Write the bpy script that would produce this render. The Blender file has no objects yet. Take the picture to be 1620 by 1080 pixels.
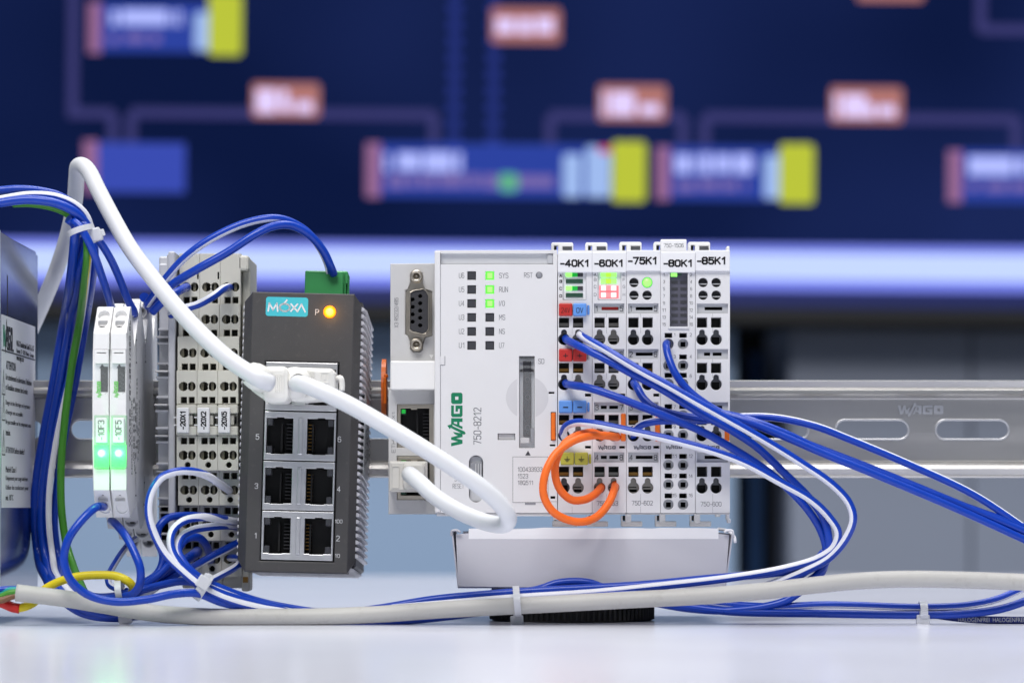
import bpy, bmesh, math, random
from mathutils import Vector, Matrix
random.seed(7)
C = bpy.context.scene.collection
R = math.radians
# ------------------------------------------------------------------ camera
D, S0, ZC = 1200.0, 4.5, 41.1          # focus distance mm, photo px per mm there, camera height mm
cam = bpy.data.cameras.new("camera"); camo = bpy.data.objects.new("camera", cam); C.objects.link(camo)
camo.location = (0, -D*.001, ZC*.001); camo.rotation_euler = (R(90), 0, 0)
cam.sensor_width = 36; cam.sensor_fit = 'HORIZONTAL'; cam.lens = 120; cam.shift_y = 260/1620
cam.clip_start = .05; cam.clip_end = 60
cam.dof.use_dof = True; cam.dof.focus_distance = 1.205; cam.dof.aperture_fstop = 11.5; cam.dof.aperture_blades = 0
bpy.context.scene.camera = camo
# ------------------------------------------------------------------ light
sc = bpy.context.scene
w = bpy.data.worlds.new("World"); sc.world = w; w.use_nodes = True
w.node_tree.nodes['Background'].inputs[0].default_value = (.70, .80, 1.0, 1); w.node_tree.nodes['Background'].inputs[1].default_value = .22
sc.view_settings.view_transform = 'Standard'; sc.view_settings.look = 'None'; sc.view_settings.exposure = 0; sc.view_settings.gamma = 1
def area(name, loc, target, sx, sy, power, col):
    l = bpy.data.lights.new(name, 'AREA'); l.shape = 'RECTANGLE'; l.size = sx; l.size_y = sy; l.energy = power; l.color = col
    o = bpy.data.objects.new(name, l); C.objects.link(o); o.location = loc
    o.rotation_euler = (Vector(target)-Vector(loc)).to_track_quat('-Z', 'Y').to_euler(); return o
area("ceiling_lamp_front", (-.35, -1.25, 1.75), (0, 0, .08), 1.3, .8, 41, (1, .97, .94))
area("ceiling_lamp_top", (.25, .25, 1.9), (.05, .0, 0), 1.3, .6, 23, (1, .98, .96))
area("ceiling_lamp_back", (.2, .75, 2.1), (0, 1.6, -.3), 2.2, .6, 20, (.9, .95, 1))

# ------------------------------------------------------------------ helpers
def sc_(d): return S0*D/(D+d)
def X(px, d): return (px-810)/sc_(d)
def Z(py, d): return ZC-(py-800)/sc_(d)
def PT(px, py, d): return Vector((X(px, d), d, Z(py, d)))
def lin(c): return tuple((v/12.92 if v <= .04045 else ((v+.055)/1.055)**2.4) for v in (x/255 for x in c))
MATS = {}
def M(name, rgb, rough=.45, metal=0, var=.05, vscale=60, bump=.0, bscale=900, emit=None, es=1, trans=0, alpha=1, stretch=None, ior=1.46, coat=0, rvar=.06, dirt=0):
    m = bpy.data.materials.new(name); m.use_nodes = True; nt = m.node_tree; b = nt.nodes['Principled BSDF']
    c = lin(rgb)
    b.inputs['Roughness'].default_value = rough; b.inputs['Metallic'].default_value = metal; b.inputs['IOR'].default_value = ior
    b.inputs['Transmission Weight'].default_value = trans; b.inputs['Alpha'].default_value = alpha; b.inputs['Coat Weight'].default_value = coat
    tc = nt.nodes.new('ShaderNodeTexCoord'); src = tc.outputs['Object']
    if stretch:
        mp = nt.nodes.new('ShaderNodeMapping'); mp.inputs['Scale'].default_value = stretch; nt.links.new(src, mp.inputs[0]); src = mp.outputs[0]
    n = nt.nodes.new('ShaderNodeTexNoise'); n.inputs['Scale'].default_value = vscale; n.inputs['Detail'].default_value = 5; nt.links.new(src, n.inputs['Vector'])
    mx = nt.nodes.new('ShaderNodeMix'); mx.data_type = 'RGBA'
    mx.inputs[6].default_value = tuple(x*(1-var) for x in c)+(1,); mx.inputs[7].default_value = tuple(min(1, x*(1+var)) for x in c)+(1,)
    nt.links.new(n.outputs['Fac'], mx.inputs[0]); col = mx.outputs[2]
    if dirt:
        n3 = nt.nodes.new('ShaderNodeTexNoise'); n3.inputs['Scale'].default_value = vscale*4; n3.inputs['Detail'].default_value = 8; n3.inputs['Roughness'].default_value = .7
        nt.links.new(src, n3.inputs['Vector'])
        rp = nt.nodes.new('ShaderNodeValToRGB'); rp.color_ramp.elements[0].position = .56; rp.color_ramp.elements[1].position = .78
        rp.color_ramp.elements[1].color = (dirt, dirt, dirt, 1); nt.links.new(n3.outputs['Fac'], rp.inputs[0])
        m2 = nt.nodes.new('ShaderNodeMix'); m2.data_type = 'RGBA'; nt.links.new(rp.outputs[0], m2.inputs[0]); nt.links.new(col, m2.inputs[6])
        m2.inputs[7].default_value = (.22, .2, .18, 1); col = m2.outputs[2]
    nt.links.new(col, b.inputs['Base Color'])
    mr = nt.nodes.new('ShaderNodeMapRange'); mr.inputs['To Min'].default_value = max(.02, rough-rvar); mr.inputs['To Max'].default_value = rough+rvar
    nt.links.new(n.outputs['Fac'], mr.inputs[0]); nt.links.new(mr.outputs[0], b.inputs['Roughness'])
    if bump:
        n2 = nt.nodes.new('ShaderNodeTexNoise'); n2.inputs['Scale'].default_value = bscale; n2.inputs['Detail'].default_value = 3; nt.links.new(src, n2.inputs['Vector'])
        bp = nt.nodes.new('ShaderNodeBump'); bp.inputs['Strength'].default_value = bump; bp.inputs['Distance'].default_value = .0002
        nt.links.new(n2.outputs['Fac'], bp.inputs['Height']); nt.links.new(bp.outputs[0], b.inputs['Normal'])
    if emit:
        b.inputs['Emission Color'].default_value = lin(emit)+(1,); b.inputs['Emission Strength'].default_value = es
    MATS[name] = m; return m
def mesh_obj(name, me, mat, parent=None):
    o = bpy.data.objects.new(name, me); C.objects.link(o)
    ms = mat if isinstance(mat, (list, tuple)) else [mat]
    if not me.materials:
        for m in ms: me.materials.append(m)
    if parent: o.parent = parent
    return o
ORG = {}                                   # thing -> origin in mm
def thing(name, label, cat, org, group=None):
    o = bpy.data.objects.new(name, None); C.objects.link(o); o.empty_display_size = .01
    o.location = Vector(org)*.001; o['label'] = label; o['category'] = cat
    if group: o['group'] = group
    ORG[o] = Vector(org); return o
def tag(o, label, cat, group=None):
    o['label'] = label; o['category'] = cat
    if group: o['group'] = group
    return o
def root_org(p):
    while p is not None and p not in ORG: p = p.parent
    return ORG[p] if p is not None else Vector((0, 0, 0))
class MB:
    def __init__(s): s.bm = bmesh.new()
    def box(s, x0, x1, y0, y1, z0, z1, bev=0, seg=1, mi=0):
        g = bmesh.ops.create_cube(s.bm, size=1, matrix=Matrix.Translation(((x0+x1)/2, (y0+y1)/2, (z0+z1)/2)) @ Matrix.Diagonal((abs(x1-x0), abs(y1-y0), abs(z1-z0), 1)))
        vs = g['verts']
        if mi:
            for f in {f for v in vs for f in v.link_faces}: f.material_index = mi
        if bev:
            es = list({e for v in vs for e in v.link_edges})
            bmesh.ops.bevel(s.bm, geom=es, offset=bev, segments=seg, affect='EDGES', profile=.5)
        return s
    def pbox(s, px0, py0, px1, py1, d0, d1, bev=0, seg=1, mi=0):
        return s.box(X(px0, d0), X(px1, d0), d0, d1, Z(py1, d0), Z(py0, d0), bev, seg, mi)
    def prism(s, pts, vec, mi=0):          # closed 3D polygon extruded by vec
        a = [s.bm.verts.new(p) for p in pts]; b = [s.bm.verts.new(Vector(p)+Vector(vec)) for p in pts]
        fs = [s.bm.faces.new(a), s.bm.faces.new(list(reversed(b)))]
        n = len(a)
        for i in range(n): fs.append(s.bm.faces.new((a[(i+1) % n], a[i], b[i], b[(i+1) % n])))
        for f in fs: f.material_index = mi
        return s
    def cyl(s, c, r, h, axis=(0, -1, 0), n=24, r2=None, mi=0):
        q = Vector(axis).to_track_quat('Z', 'Y').to_matrix().to_4x4()
        g = bmesh.ops.create_cone(s.bm, cap_ends=True, segments=n, radius1=r, radius2=r if r2 is None else r2, depth=h, matrix=Matrix.Translation(Vector(c)+Vector(axis).normalized()*h/2) @ q)
        if mi:
            for f in {f for v in g['verts'] for f in v.link_faces}: f.material_index = mi
        return s
    def lathe(s, c, prof, axis=(0, -1, 0), n=28, mi=0):
        q = Vector(axis).to_track_quat('Z', 'Y').to_matrix(); rings = []
        for r, h in prof:
            rings.append([s.bm.verts.new(Vector(c)+q @ Vector((r*math.cos(2*math.pi*i/n), r*math.sin(2*math.pi*i/n), h))) for i in range(n)])
        for a, b in zip(rings, rings[1:]):
            for i in range(n):
                f = s.bm.faces.new((a[i], a[(i+1) % n], b[(i+1) % n], b[i])); f.material_index = mi; f.smooth = True
        return s
    def sphere(s, c, r, mi=0):
        g = bmesh.ops.create_icosphere(s.bm, subdivisions=3, radius=r, matrix=Matrix.Translation(Vector(c)))
        for f in {f for v in g['verts'] for f in v.link_faces}: f.material_index = mi; f.smooth = True
        return s
    def tube(s, path, rad, n=14, stripe=None, cap=True):
        """path: list of Vector (mm); rad: number or function of t; stripe: (centre angle deg, half width deg, twist deg)"""
        T = []
        for i in range(len(path)):
            t = path[min(i+1, len(path)-1)]-path[max(i-1, 0)]; T.append(t.normalized())
        prev = None; rings = []
        for i, p in enumerate(path):
            ref = Vector((0, -1, 0)); n1 = ref-T[i]*ref.dot(T[i])
            if n1.length < .35 and prev is not None: n1 = prev-T[i]*prev.dot(T[i])
            elif n1.length < .01: n1 = Vector((0, 0, 1))
            n1.normalize()
            if prev is not None: n1 = (n1*.5+(prev-T[i]*prev.dot(T[i]))*.5).normalized()
            prev = n1; n2 = T[i].cross(n1)
            t = i/(len(path)-1); r = rad(t) if callable(rad) else rad
            off = 0
            if stripe:
                if isinstance(stripe[0], (list, tuple)):
                    kv = stripe[0]; a_ = kv[0][1] if t <= kv[0][0] else kv[-1][1]
                    for (t0, v0), (t1, v1) in zip(kv, kv[1:]):
                        if t0 <= t <= t1: f_ = (t-t0)/(t1-t0); f_ = f_*f_*(3-2*f_); a_ = v0+(v1-v0)*f_
                    off = R(a_)
                else: off = R(stripe[0]+(stripe[2] if len(stripe) > 2 else 0)*t)
            rings.append([s.bm.verts.new(p+(n1*math.cos(2*math.pi*k/n+off)+n2*math.sin(2*math.pi*k/n+off))*r) for k in range(n)])
        for a, b in zip(rings, rings[1:]):
            for k in range(n):
                f = s.bm.faces.new((a[k], b[k], b[(k+1) % n], a[(k+1) % n])); f.smooth = True
                if stripe:
                    ang = ((k+.5)*360/n+180) % 360-180
                    if abs(ang) < stripe[1]: f.material_index = 1
        if cap:
            try: s.bm.faces.new(rings[0]); s.bm.faces.new(list(reversed(rings[-1])))
            except ValueError: pass
        return s
    def build(s, name, mat, parent=None, org=None, rn=True):
        o0 = Vector(org) if org is not None else root_org(parent)
        if rn: bmesh.ops.recalc_face_normals(s.bm, faces=s.bm.faces)
        for v in s.bm.verts: v.co = (v.co-o0)*.001
        me = bpy.data.meshes.new(name); s.bm.to_mesh(me); s.bm.free()
        o = mesh_obj(name, me, mat, parent)
        if parent is None: o.location = o0*.001; ORG[o] = o0
        elif parent.parent is not None or parent not in ORG: pass
        return o
def spline(pts, step=1.2):
    P = [Vector(p) for p in pts]; P = [P[0]*2-P[1]]+P+[P[-1]*2-P[-2]]; out = []
    for i in range(1, len(P)-2):
        p0, p1, p2, p3 = P[i-1:i+3]
        t0 = 0; t1 = t0+max(1e-4, (p1-p0).length)**.5; t2 = t1+max(1e-4, (p2-p1).length)**.5; t3 = t2+max(1e-4, (p3-p2).length)**.5
        m = max(3, int((p2-p1).length/step))
        for k in range(m):
            t = t1+(t2-t1)*k/m
            a1 = p0*((t1-t)/(t1-t0))+p1*((t-t0)/(t1-t0)); a2 = p1*((t2-t)/(t2-t1))+p2*((t-t1)/(t2-t1)); a3 = p2*((t3-t)/(t3-t2))+p3*((t-t2)/(t3-t2))
            b1 = a1*((t2-t)/(t2-t0))+a2*((t-t0)/(t2-t0)); b2 = a2*((t3-t)/(t3-t1))+a3*((t-t1)/(t3-t1))
            out.append(b1*((t2-t)/(t2-t1))+b2*((t-t1)/(t2-t1)))
    out.append(P[-2].copy()); return out
# ---- flat shapes with holes
FR = {'F': (Vector((1, 0, 0)), Vector((0, 0, 1))), 'R': (Vector((0, 1, 0)), Vector((0, 0, 1))), 'T': (Vector((1, 0, 0)), Vector((0, 1, 0)))}
def ccw(p, want=True):
    a = sum(p[i][0]*p[(i+1) % len(p)][1]-p[(i+1) % len(p)][0]*p[i][1] for i in range(len(p)))
    return list(p) if (a > 0) == want else list(reversed(p))
def curve_mesh(cu, name):
    ob = bpy.data.objects.new("tmp", cu); me = bpy.data.meshes.new_from_object(ob); bpy.data.objects.remove(ob); me.name = name; return me
def place(me, fr, base, org):
    U, V = FR[fr] if isinstance(fr, str) else fr; N = U.cross(V)
    for v in me.vertices: v.co = (U*v.co.x+V*v.co.y+N*v.co.z+base-org)*.001
    me.update()
def shape(name, outs, holes, th, mat, parent, fr='F', base=None, bev=0, org=None):
    """outlines/holes in local mm; front surface at base, thickness th going backwards"""
    cu = bpy.data.curves.new(name, 'CURVE'); cu.dimensions = '2D'; cu.fill_mode = 'BOTH'
    cu.extrude = max(1e-4, th/2-bev); cu.bevel_depth = bev; cu.bevel_resolution = 1; cu.offset = -bev
    for k, p in enumerate(list(outs)+list(holes)):
        p = ccw(p, k < len(outs)); sp = cu.splines.new('POLY'); sp.points.add(len(p)-1); sp.use_cyclic_u = True
        for q, v in zip(sp.points, p): q.co = (v[0], v[1], 0, 1)
    me = curve_mesh(cu, name); bpy.data.curves.remove(cu)
    U, V = FR[fr] if isinstance(fr, str) else fr
    place(me, fr, base-U.cross(V)*th/2, root_org(parent) if org is None else Vector(org))
    for p in me.polygons: p.use_smooth = False
    me.materials.clear(); return mesh_obj(name, me, mat, parent)
def plate(name, out, holes, d, th, mat, parent, bev=0, many=False):
    """front-facing plate, outlines in photo px at depth d"""
    cv = lambda p: [(X(a, d), Z(b, d)) for a, b in p]
    return shape(name, [cv(o) for o in out] if many else [cv(out)], [cv(h) for h in holes], th, mat, parent, 'F', Vector((0, d, 0)), bev)
def rc(x0, y0, x1, y1): return [(x0, y0), (x1, y0), (x1, y1), (x0, y1)]
def rr(x0, y0, x1, y1, r, n=5):
    out = []
    for cx, cy, a in ((x1-r, y1-r, 0), (x0+r, y1-r, 90), (x0+r, y0+r, 180), (x1-r, y0+r, 270)):
        for k in range(n+1): t = R(a+90*k/n); out.append((cx+r*math.cos(t), cy+r*math.sin(t)))
    return out
def circ(cx, cy, r, n=24, ry=None): return [(cx+r*math.cos(2*math.pi*k/n), cy+(ry or r)*math.sin(2*math.pi*k/n)) for k in range(n)]
def keyhole(cx, cy, r=9.2, w=4.6, up=11):
    a = math.asin(w/r); out = []
    for k in range(19):
        t = -math.pi/2+a+(2*math.pi-2*a)*k/18; out.append((cx+r*math.cos(t), cy+r*math.sin(t)))
    for k in range(9):
        t = math.pi+math.pi*k/8; out.append((cx+w*math.cos(t), cy-up+w*math.sin(t)))
    return out
def text_at(name, s, parent, mat, fr, base, w=None, h=None, anchor='c', bold=0, ls=1.0, th=.06):
    """text fitted to width w and cap height h (mm); base = centre (or left middle) of the text"""
    cu = bpy.data.curves.new(name, 'FONT'); cu.body = s; cu.size = 10; cu.offset = bold; cu.space_character = ls; cu.resolution_u = 3; cu.extrude = .0005
    me = curve_mesh(cu, name); bpy.data.curves.remove(cu)
    xs = [v.co.x for v in me.vertices]; ys = [v.co.y for v in me.vertices]
    if not xs: return None
    x0, x1, y0, y1 = min(xs), max(xs), min(ys), max(ys)
    sy = h/(y1-y0) if h else w/(x1-x0); sx = w/(x1-x0) if w else sy
    for v in me.vertices:
        v.co.x = (v.co.x-(x0 if anchor == 'l' else (x0+x1)/2))*sx; v.co.y = (v.co.y-(y0+y1)/2)*sy; v.co.z = th if v.co.z > 0 else 0
    place(me, fr, base, root_org(parent)); me.materials.clear()
    return mesh_obj(name, me, mat, parent)
ROT90 = (Vector((0, 0, 1)), Vector((-1, 0, 0)))        # reads upward on a front face
def txt(s, x0, y0, x1, y1, d, mat, parent, rot=False, bold=0, name='lettering', ls=1.0):
    k = sc_(d); base = PT((x0+x1)/2, (y0+y1)/2, d)
    if all(c in SF for c in s): return stxt(s, parent, mat, ROT90 if rot else 'F', base, (y1-y0)/k if rot else (x1-x0)/k, (x1-x0)/k if rot else (y1-y0)/k, bold, name)
    if rot: return text_at(name, s, parent, mat, ROT90, base, (y1-y0)/k, (x1-x0)/k, 'c', bold, ls)
    return text_at(name, s, parent, mat, 'F', base, (x1-x0)/k, (y1-y0)/k, 'c', bold, ls)
def strokes(name, lines, wd, parent, mat, fr, base, th=.06, mesh_only=False):
    """polylines in local mm drawn as flat strokes"""
    bm = bmesh.new()
    for ln in lines:
        for (ax, ay), (bx, by) in zip(ln, ln[1:]):
            dx, dy = bx-ax, by-ay; L = math.hypot(dx, dy) or 1; ux, uy = dx/L*wd/2, dy/L*wd/2
            q = [(ax-ux-uy, ay-uy+ux), (ax-ux+uy, ay-uy-ux), (bx+ux+uy, by+uy-ux), (bx+ux-uy, by+uy+ux)]
            vs = [bm.verts.new((x, y, th)) for x, y in q]; bm.faces.new(vs)
    me = bpy.data.meshes.new(name); bm.to_mesh(me); bm.free()
    place(me, fr, base, root_org(parent)); return mesh_obj(name, me, mat, parent)
LOGO = [([(0, 75), (21, 75), (31, 30), (43, 75), (59, 75), (70, 30), (80, 52), (94, 62), (84, 0), (61, 0), (51, 42), (41, 0), (17, 0)], []),
        ([(76, -10), (84, -22), (98, -12), (132, 64), (146, 70), (136, 100), (112, 84), (122, 78)], []),
        ([(112, 0), (130, 0), (137, 20), (160, 20), (160, 0), (184, 0), (184, 75), (146, 75)], [[(143, 36), (160, 36), (160, 57), (151, 57)]]),
        ([(192, 9), (201, 0), (268, 0), (268, 46), (228, 46), (228, 30), (246, 30), (246, 18), (214, 18), (214, 57), (268, 57), (268, 75), (201, 75), (192, 66)], []),
        ([(278, 9), (287, 0), (343, 0), (352, 9), (352, 66), (343, 75), (287, 75), (278, 66)], [[(305, 27), (327, 27), (327, 49), (305, 49)]])]
def logo(name, parent, mats, fr, base, w, h=None, th=.06):
    sx = w/352; sy = (h/75) if h else sx
    f = lambda p: [((x-176)*sx, (y-37.5)*sy) for x, y in p]
    if not isinstance(mats, (list, tuple)):
        return shape(name, [f(o) for o, _ in LOGO], [f(q) for _, hs in LOGO for q in hs], th, mats, parent, fr, base+(FR[fr] if isinstance(fr, str) else fr)[0].cross((FR[fr] if isinstance(fr, str) else fr)[1])*th)
    for k, (o, hs) in enumerate(LOGO):
        shape(name, [f(o)], [f(q) for q in hs], th, mats[min(k, 1) if len(mats) == 2 else 0], parent, fr, base+FR[fr][0].cross(FR[fr][1])*th*(1+.3*(k == 1)))
def logo_outline(name, parent, mat, fr, base, w, lw, h=None):
    sx = w/352; sy = (h/75) if h else sx; L = []
    for o, hs in LOGO:
        for p in [o]+hs: q = [((x-176)*sx, (y-37.5)*sy) for x, y in p]; L.append(q+[q[0]])
    return strokes(name, L, lw, parent, mat, fr, base)
SF = {'0':'1,0 3,0 4,1 4,5 3,6 1,6 0,5 0,1 1,0', '1':'.6,4.6 2.4,6 2.4,0', '2':'0,5 1,6 3,6 4,5 4,3.8 0,0 4,0', '3':'0,5.2 .9,6 3,6 4,5.2 4,4 3,3.2 1.6,3.2|3,3.2 4,2.3 4,.9 3,0 .9,0 0,.9',
 '4':'3.1,0 3.1,6 0,1.7 4.2,1.7', '5':'3.8,6 .4,6 .2,3.3 1,3.8 3,3.8 4,2.8 4,1 3,0 1,0 0,.9', '6':'3.7,5.2 3,6 1,6 0,5 0,1 1,0 3,0 4,1 4,2.6 3,3.5 1,3.5 0,2.6', '7':'0,6 4,6 1.6,0', '8':'1,3.2 0,4.1 0,5.1 .9,6 3.1,6 4,5.1 4,4.1 3,3.2 1,3.2 0,2.2 0,.9 .9,0 3.1,0 4,.9 4,2.2 3,3.2',
 '9':'.3,.8 1,0 3,0 4,1 4,5 3,6 1,6 0,5 0,3.5 1,2.6 3,2.6 4,3.4', 'A':'0,0 2,6 4,0|.8,2 3.2,2', 'B':'0,0 0,6 2.8,6 3.7,5.2 3.7,4 2.8,3.2 0,3.2|2.8,3.2 4,2.3 4,.9 3,0 0,0', 'C':'4,5 3,6 1,6 0,5 0,1 1,0 3,0 4,1', 'D':'0,0 0,6 2.8,6 4,4.8 4,1.2 2.8,0 0,0',
 'E':'4,0 0,0 0,6 4,6|0,3.2 3.2,3.2', 'F':'0,0 0,6 4,6|0,3.2 3.2,3.2', 'G':'4,5 3,6 1,6 0,5 0,1 1,0 3,0 4,1 4,2.8 2.4,2.8', 'H':'0,0 0,6|4,0 4,6|0,3.2 4,3.2', 'I':'1,0 1,6', 'K':'0,0 0,6|4,6 0,2.3|1.5,3.6 4.1,0', 'L':'0,6 0,0 3.6,0', 'M':'0,0 0,6 2.4,2.2 4.8,6 4.8,0', 'N':'0,0 0,6 4,0 4,6',
 'O':'1,0 3,0 4,1 4,5 3,6 1,6 0,5 0,1 1,0', 'P':'0,0 0,6 3,6 4,5.1 4,3.7 3,2.8 0,2.8', 'Q':'1,0 3,0 4,1 4,5 3,6 1,6 0,5 0,1 1,0|2.6,1.6 4.2,-.4', 'R':'0,0 0,6 3,6 4,5.1 4,3.8 3,3 0,3|2.2,3 4,0', 'S':'0,.9 1,0 3,0 4,.9 4,2.2 3,3 1,3.2 0,4 0,5.1 1,6 3,6 4,5.1', 'T':'0,6 4,6|2,6 2,0', 'U':'0,6 0,1 1,0 3,0 4,1 4,6', 'V':'0,6 2,0 4,6', 'X':'0,0 4,6|0,6 4,0', 'Y':'0,6 2,3 4,6|2,3 2,0', '-':'.4,2.4 3,2.4', '+':'0,3 4,3|2,1 2,5', '/':'0,-.2 2.6,6.2', ' ':''}
def stxt(s, parent, mat, fr, base, w, h, bold=0, name='lettering', th=.05):
    L = []; x = 0; bw = .76 if not bold else 1.58; gap = 1.5 if not bold else 1.75
    for c in s:
        pl = [[tuple(map(float, p.split(','))) for p in l.split()] for l in SF[c].split('|') if l]; wc = max([p[0] for l in pl for p in l] or [2.2])
        if c == '1': wc = 3.0 if not bold else 2.6
        L += [[(px+x, py) for px, py in l] for l in pl]; x += wc+gap
    if not L: return
    xs = [p[0] for l in L for p in l]; ys = [p[1] for l in L for p in l]; a0, a1, b0, b1 = min(xs)-bw/2, max(xs)+bw/2, min(ys)-bw/2, max(ys)+bw/2
    if h > 0 and b1-b0 < 3: sy = w/(a1-a0)
    else: sy = h/(b1-b0)
    sx = w/(a1-a0) if a1-a0 > .01 else sy
    if len(s) == 1 and s in '1I': sx = sy*.8
    L = [[((px-(a0+a1)/2)*sx, (py-(b0+b1)/2)*sy) for px, py in l] for l in L]
    return strokes(name, L, bw*min(sx, sy) if not bold else bw*min(sx, sy)*1.02, parent, mat, fr, base, th)
def put(src, name, parent, dx, dy, dz):            # a copy of a part, moved (mm)
    o = src.copy(); C.objects.link(o); o.name = name; o.parent = parent; o.location = src.location+Vector((dx, dy, dz))*.001; return o

# ------------------------------------------------------------------ materials
W1 = M('light_grey_plastic', (222, 222, 224), .48, var=.02, bump=.12, bscale=2500, rvar=.08)
W2 = M('housing_grey_plastic', (200, 200, 201), .5, var=.03, bump=.2, bscale=2500)
W3 = M('white_plastic', (236, 236, 236), .4, var=.02, bump=.08, bscale=2000)
TB = M('terminal_beige_plastic', (205, 204, 194), .5, var=.04, bump=.15, bscale=2000)
GR = M('mid_grey_plastic', (140, 142, 148), .5, var=.05, bump=.2, bscale=2000)
GRS = M('end_stop_grey', (196, 198, 204), .5, var=.05, bump=.2, bscale=2500)
GR2 = M('recess_grey_plastic', (186, 188, 192), .5, var=.03)
DK = M('dark_grey_plastic', (52, 52, 56), .5, var=.1)
BLK = M('black_plastic', (13, 13, 14), .5, var=.15)
CLAMP = M('spring_steel', (150, 146, 138), .35, .85, var=.15, vscale=200)
CLAMPD = M('dark_clamp', (92, 94, 98), .5, var=.1)
BRASS = M('brass', (170, 130, 70), .4, .9, var=.15, vscale=200)
TIN = M('tinned_sheet_metal', (206, 207, 210), .38, .8, var=.06, vscale=300, bump=.05, bscale=400, rvar=.1)
NICK = M('nickel_shell', (190, 182, 168), .3, .9, var=.08, vscale=300)
ZINC = M('galvanised_steel', (186, 185, 184), .36, .92, var=.12, vscale=18, stretch=(.6, 6, 9), rvar=.12, bump=.05)
CHROME = M('polished_steel', (112, 122, 144), .15, .95, var=.08, vscale=30, stretch=(1, 1, 8), rvar=.05)
CASE = M('dark_case_paint', (76, 75, 76), .5, .25, var=.08, vscale=120, bump=.35, bscale=3500, dirt=.25)
FIN = M('case_side_metal', (216, 216, 222), .34, .25, var=.08, vscale=100)
INK = M('dark_ink', (66, 66, 72), .6, var=.05)
INKB = M('black_ink', (28, 28, 34), .6, var=.05)
INKL = M('pale_grey_ink', (104, 106, 114), .6, var=.05)
INKW = M('white_ink', (225, 225, 228), .6, var=.03)
GREEN = M('logo_green', (0, 122, 84), .5, var=.04)
CYAN = M('turquoise_sticker', (70, 190, 204), .45, var=.05)
GPLUG = M('green_plug_plastic', (60, 150, 86), .4, var=.05)
ORANGE = M('orange_plastic', (238, 116, 30), .4, var=.04)
ORW = M('orange_insulation', (246, 112, 34), .42, var=.05, vscale=200)
RED = M('red_marker_plastic', (188, 44, 40), .45, var=.06)
LBLUE = M('blue_marker_plastic', (98, 152, 226), .45, var=.05)
OLIVE = M('olive_marker_plastic', (176, 174, 66), .45, var=.05)
WBLUE = M('blue_insulation', (8, 60, 172), .3, var=.1, vscale=120, rvar=.08, bump=.1, bscale=700)
WDARK = M('dark_blue_insulation', (10, 34, 120), .4, var=.1, vscale=120)
WWHT = M('white_insulation_stripe', (226, 228, 238), .4, var=.03, vscale=150)
WYEL = M('yellow_insulation', (226, 206, 30), .4, var=.06, vscale=200)
WGRN = M('green_insulation', (64, 136, 38), .38, var=.05, vscale=150)
WRED = M('red_sleeve', (200, 34, 30), .45, var=.06)
WBRN = M('brown_insulation', (120, 84, 60), .45, var=.06)
WTUR = M('turquoise_insulation', (30, 150, 150), .45, var=.06)
PATCH = M('white_patch_cable', (216, 218, 222), .42, var=.03, vscale=80, bump=.06, bscale=500)
BOOT = M('white_boot_plastic', (230, 229, 224), .45, var=.03)
BOOT2 = M('grey_boot_plastic', (200, 198, 192), .48, var=.03)
FAT = M('dusty_grey_cable', (184, 183, 180), .5, var=.05, vscale=50, bump=.25, bscale=500, dirt=.35)
TIE = M('cable_tie_nylon', (228, 230, 236), .35, trans=.25, var=.02)
CLEAR = M('clear_plastic', (240, 244, 246), .1, alpha=.07, var=.01, rvar=.02)
MILK = M('milky_green_plastic', (120, 240, 150), .3, alpha=.5, var=.02)
MILKP = M('pale_glow_milky_plastic', (196, 242, 206), .3, alpha=.6, var=.02)  # paler tint puts the fading lamp glow into the colour
LEDG = M('green_led_lit', (60, 200, 60), .3, emit=(110, 240, 70), es=1.0)
LEDG2 = M('green_led_bright', (120, 230, 90), .3, emit=(150, 255, 110), es=1.15)
LEDG3 = M('green_led_half', (20, 120, 50), .3, emit=(20, 170, 50), es=.8)
LEDC = M('green_led_core', (200, 255, 210), .3, emit=(190, 255, 200), es=3)
LEDY = M('yellow_green_led', (130, 210, 50), .3, emit=(170, 235, 60), es=1)
LEDR = M('red_led_lit', (255, 120, 120), .3, emit=(255, 120, 128), es=1)
LEDRW = M('red_led_bright', (255, 200, 200), .3, emit=(255, 205, 205), es=.95)
LEDOFF = M('led_unlit_dark', (62, 63, 68), .35, var=.08)
LEDDG = M('led_unlit_green', (44, 78, 62), .35, var=.08)
AMBER = M('amber_led', (255, 150, 20), .3, emit=(255, 120, 6), es=1.8)
AMBC = M('amber_led_core', (255, 220, 120), .3, emit=(255, 190, 70), es=2)
LABEL = M('paper_label', (232, 233, 236), .5, var=.02)
SILV = M('silver_label', (205, 208, 212), .4, .15, var=.03)
CARD = M('grey_card', (190, 190, 199), .7, var=.03, vscale=40, bump=.15, bscale=600)
CARDW = M('white_card', (236, 236, 240), .65, var=.03, vscale=60)
TABLE = M('white_laminate', (219, 221, 232), .18, var=.012, vscale=6, rvar=.04, bump=.02, bscale=60)
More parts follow.
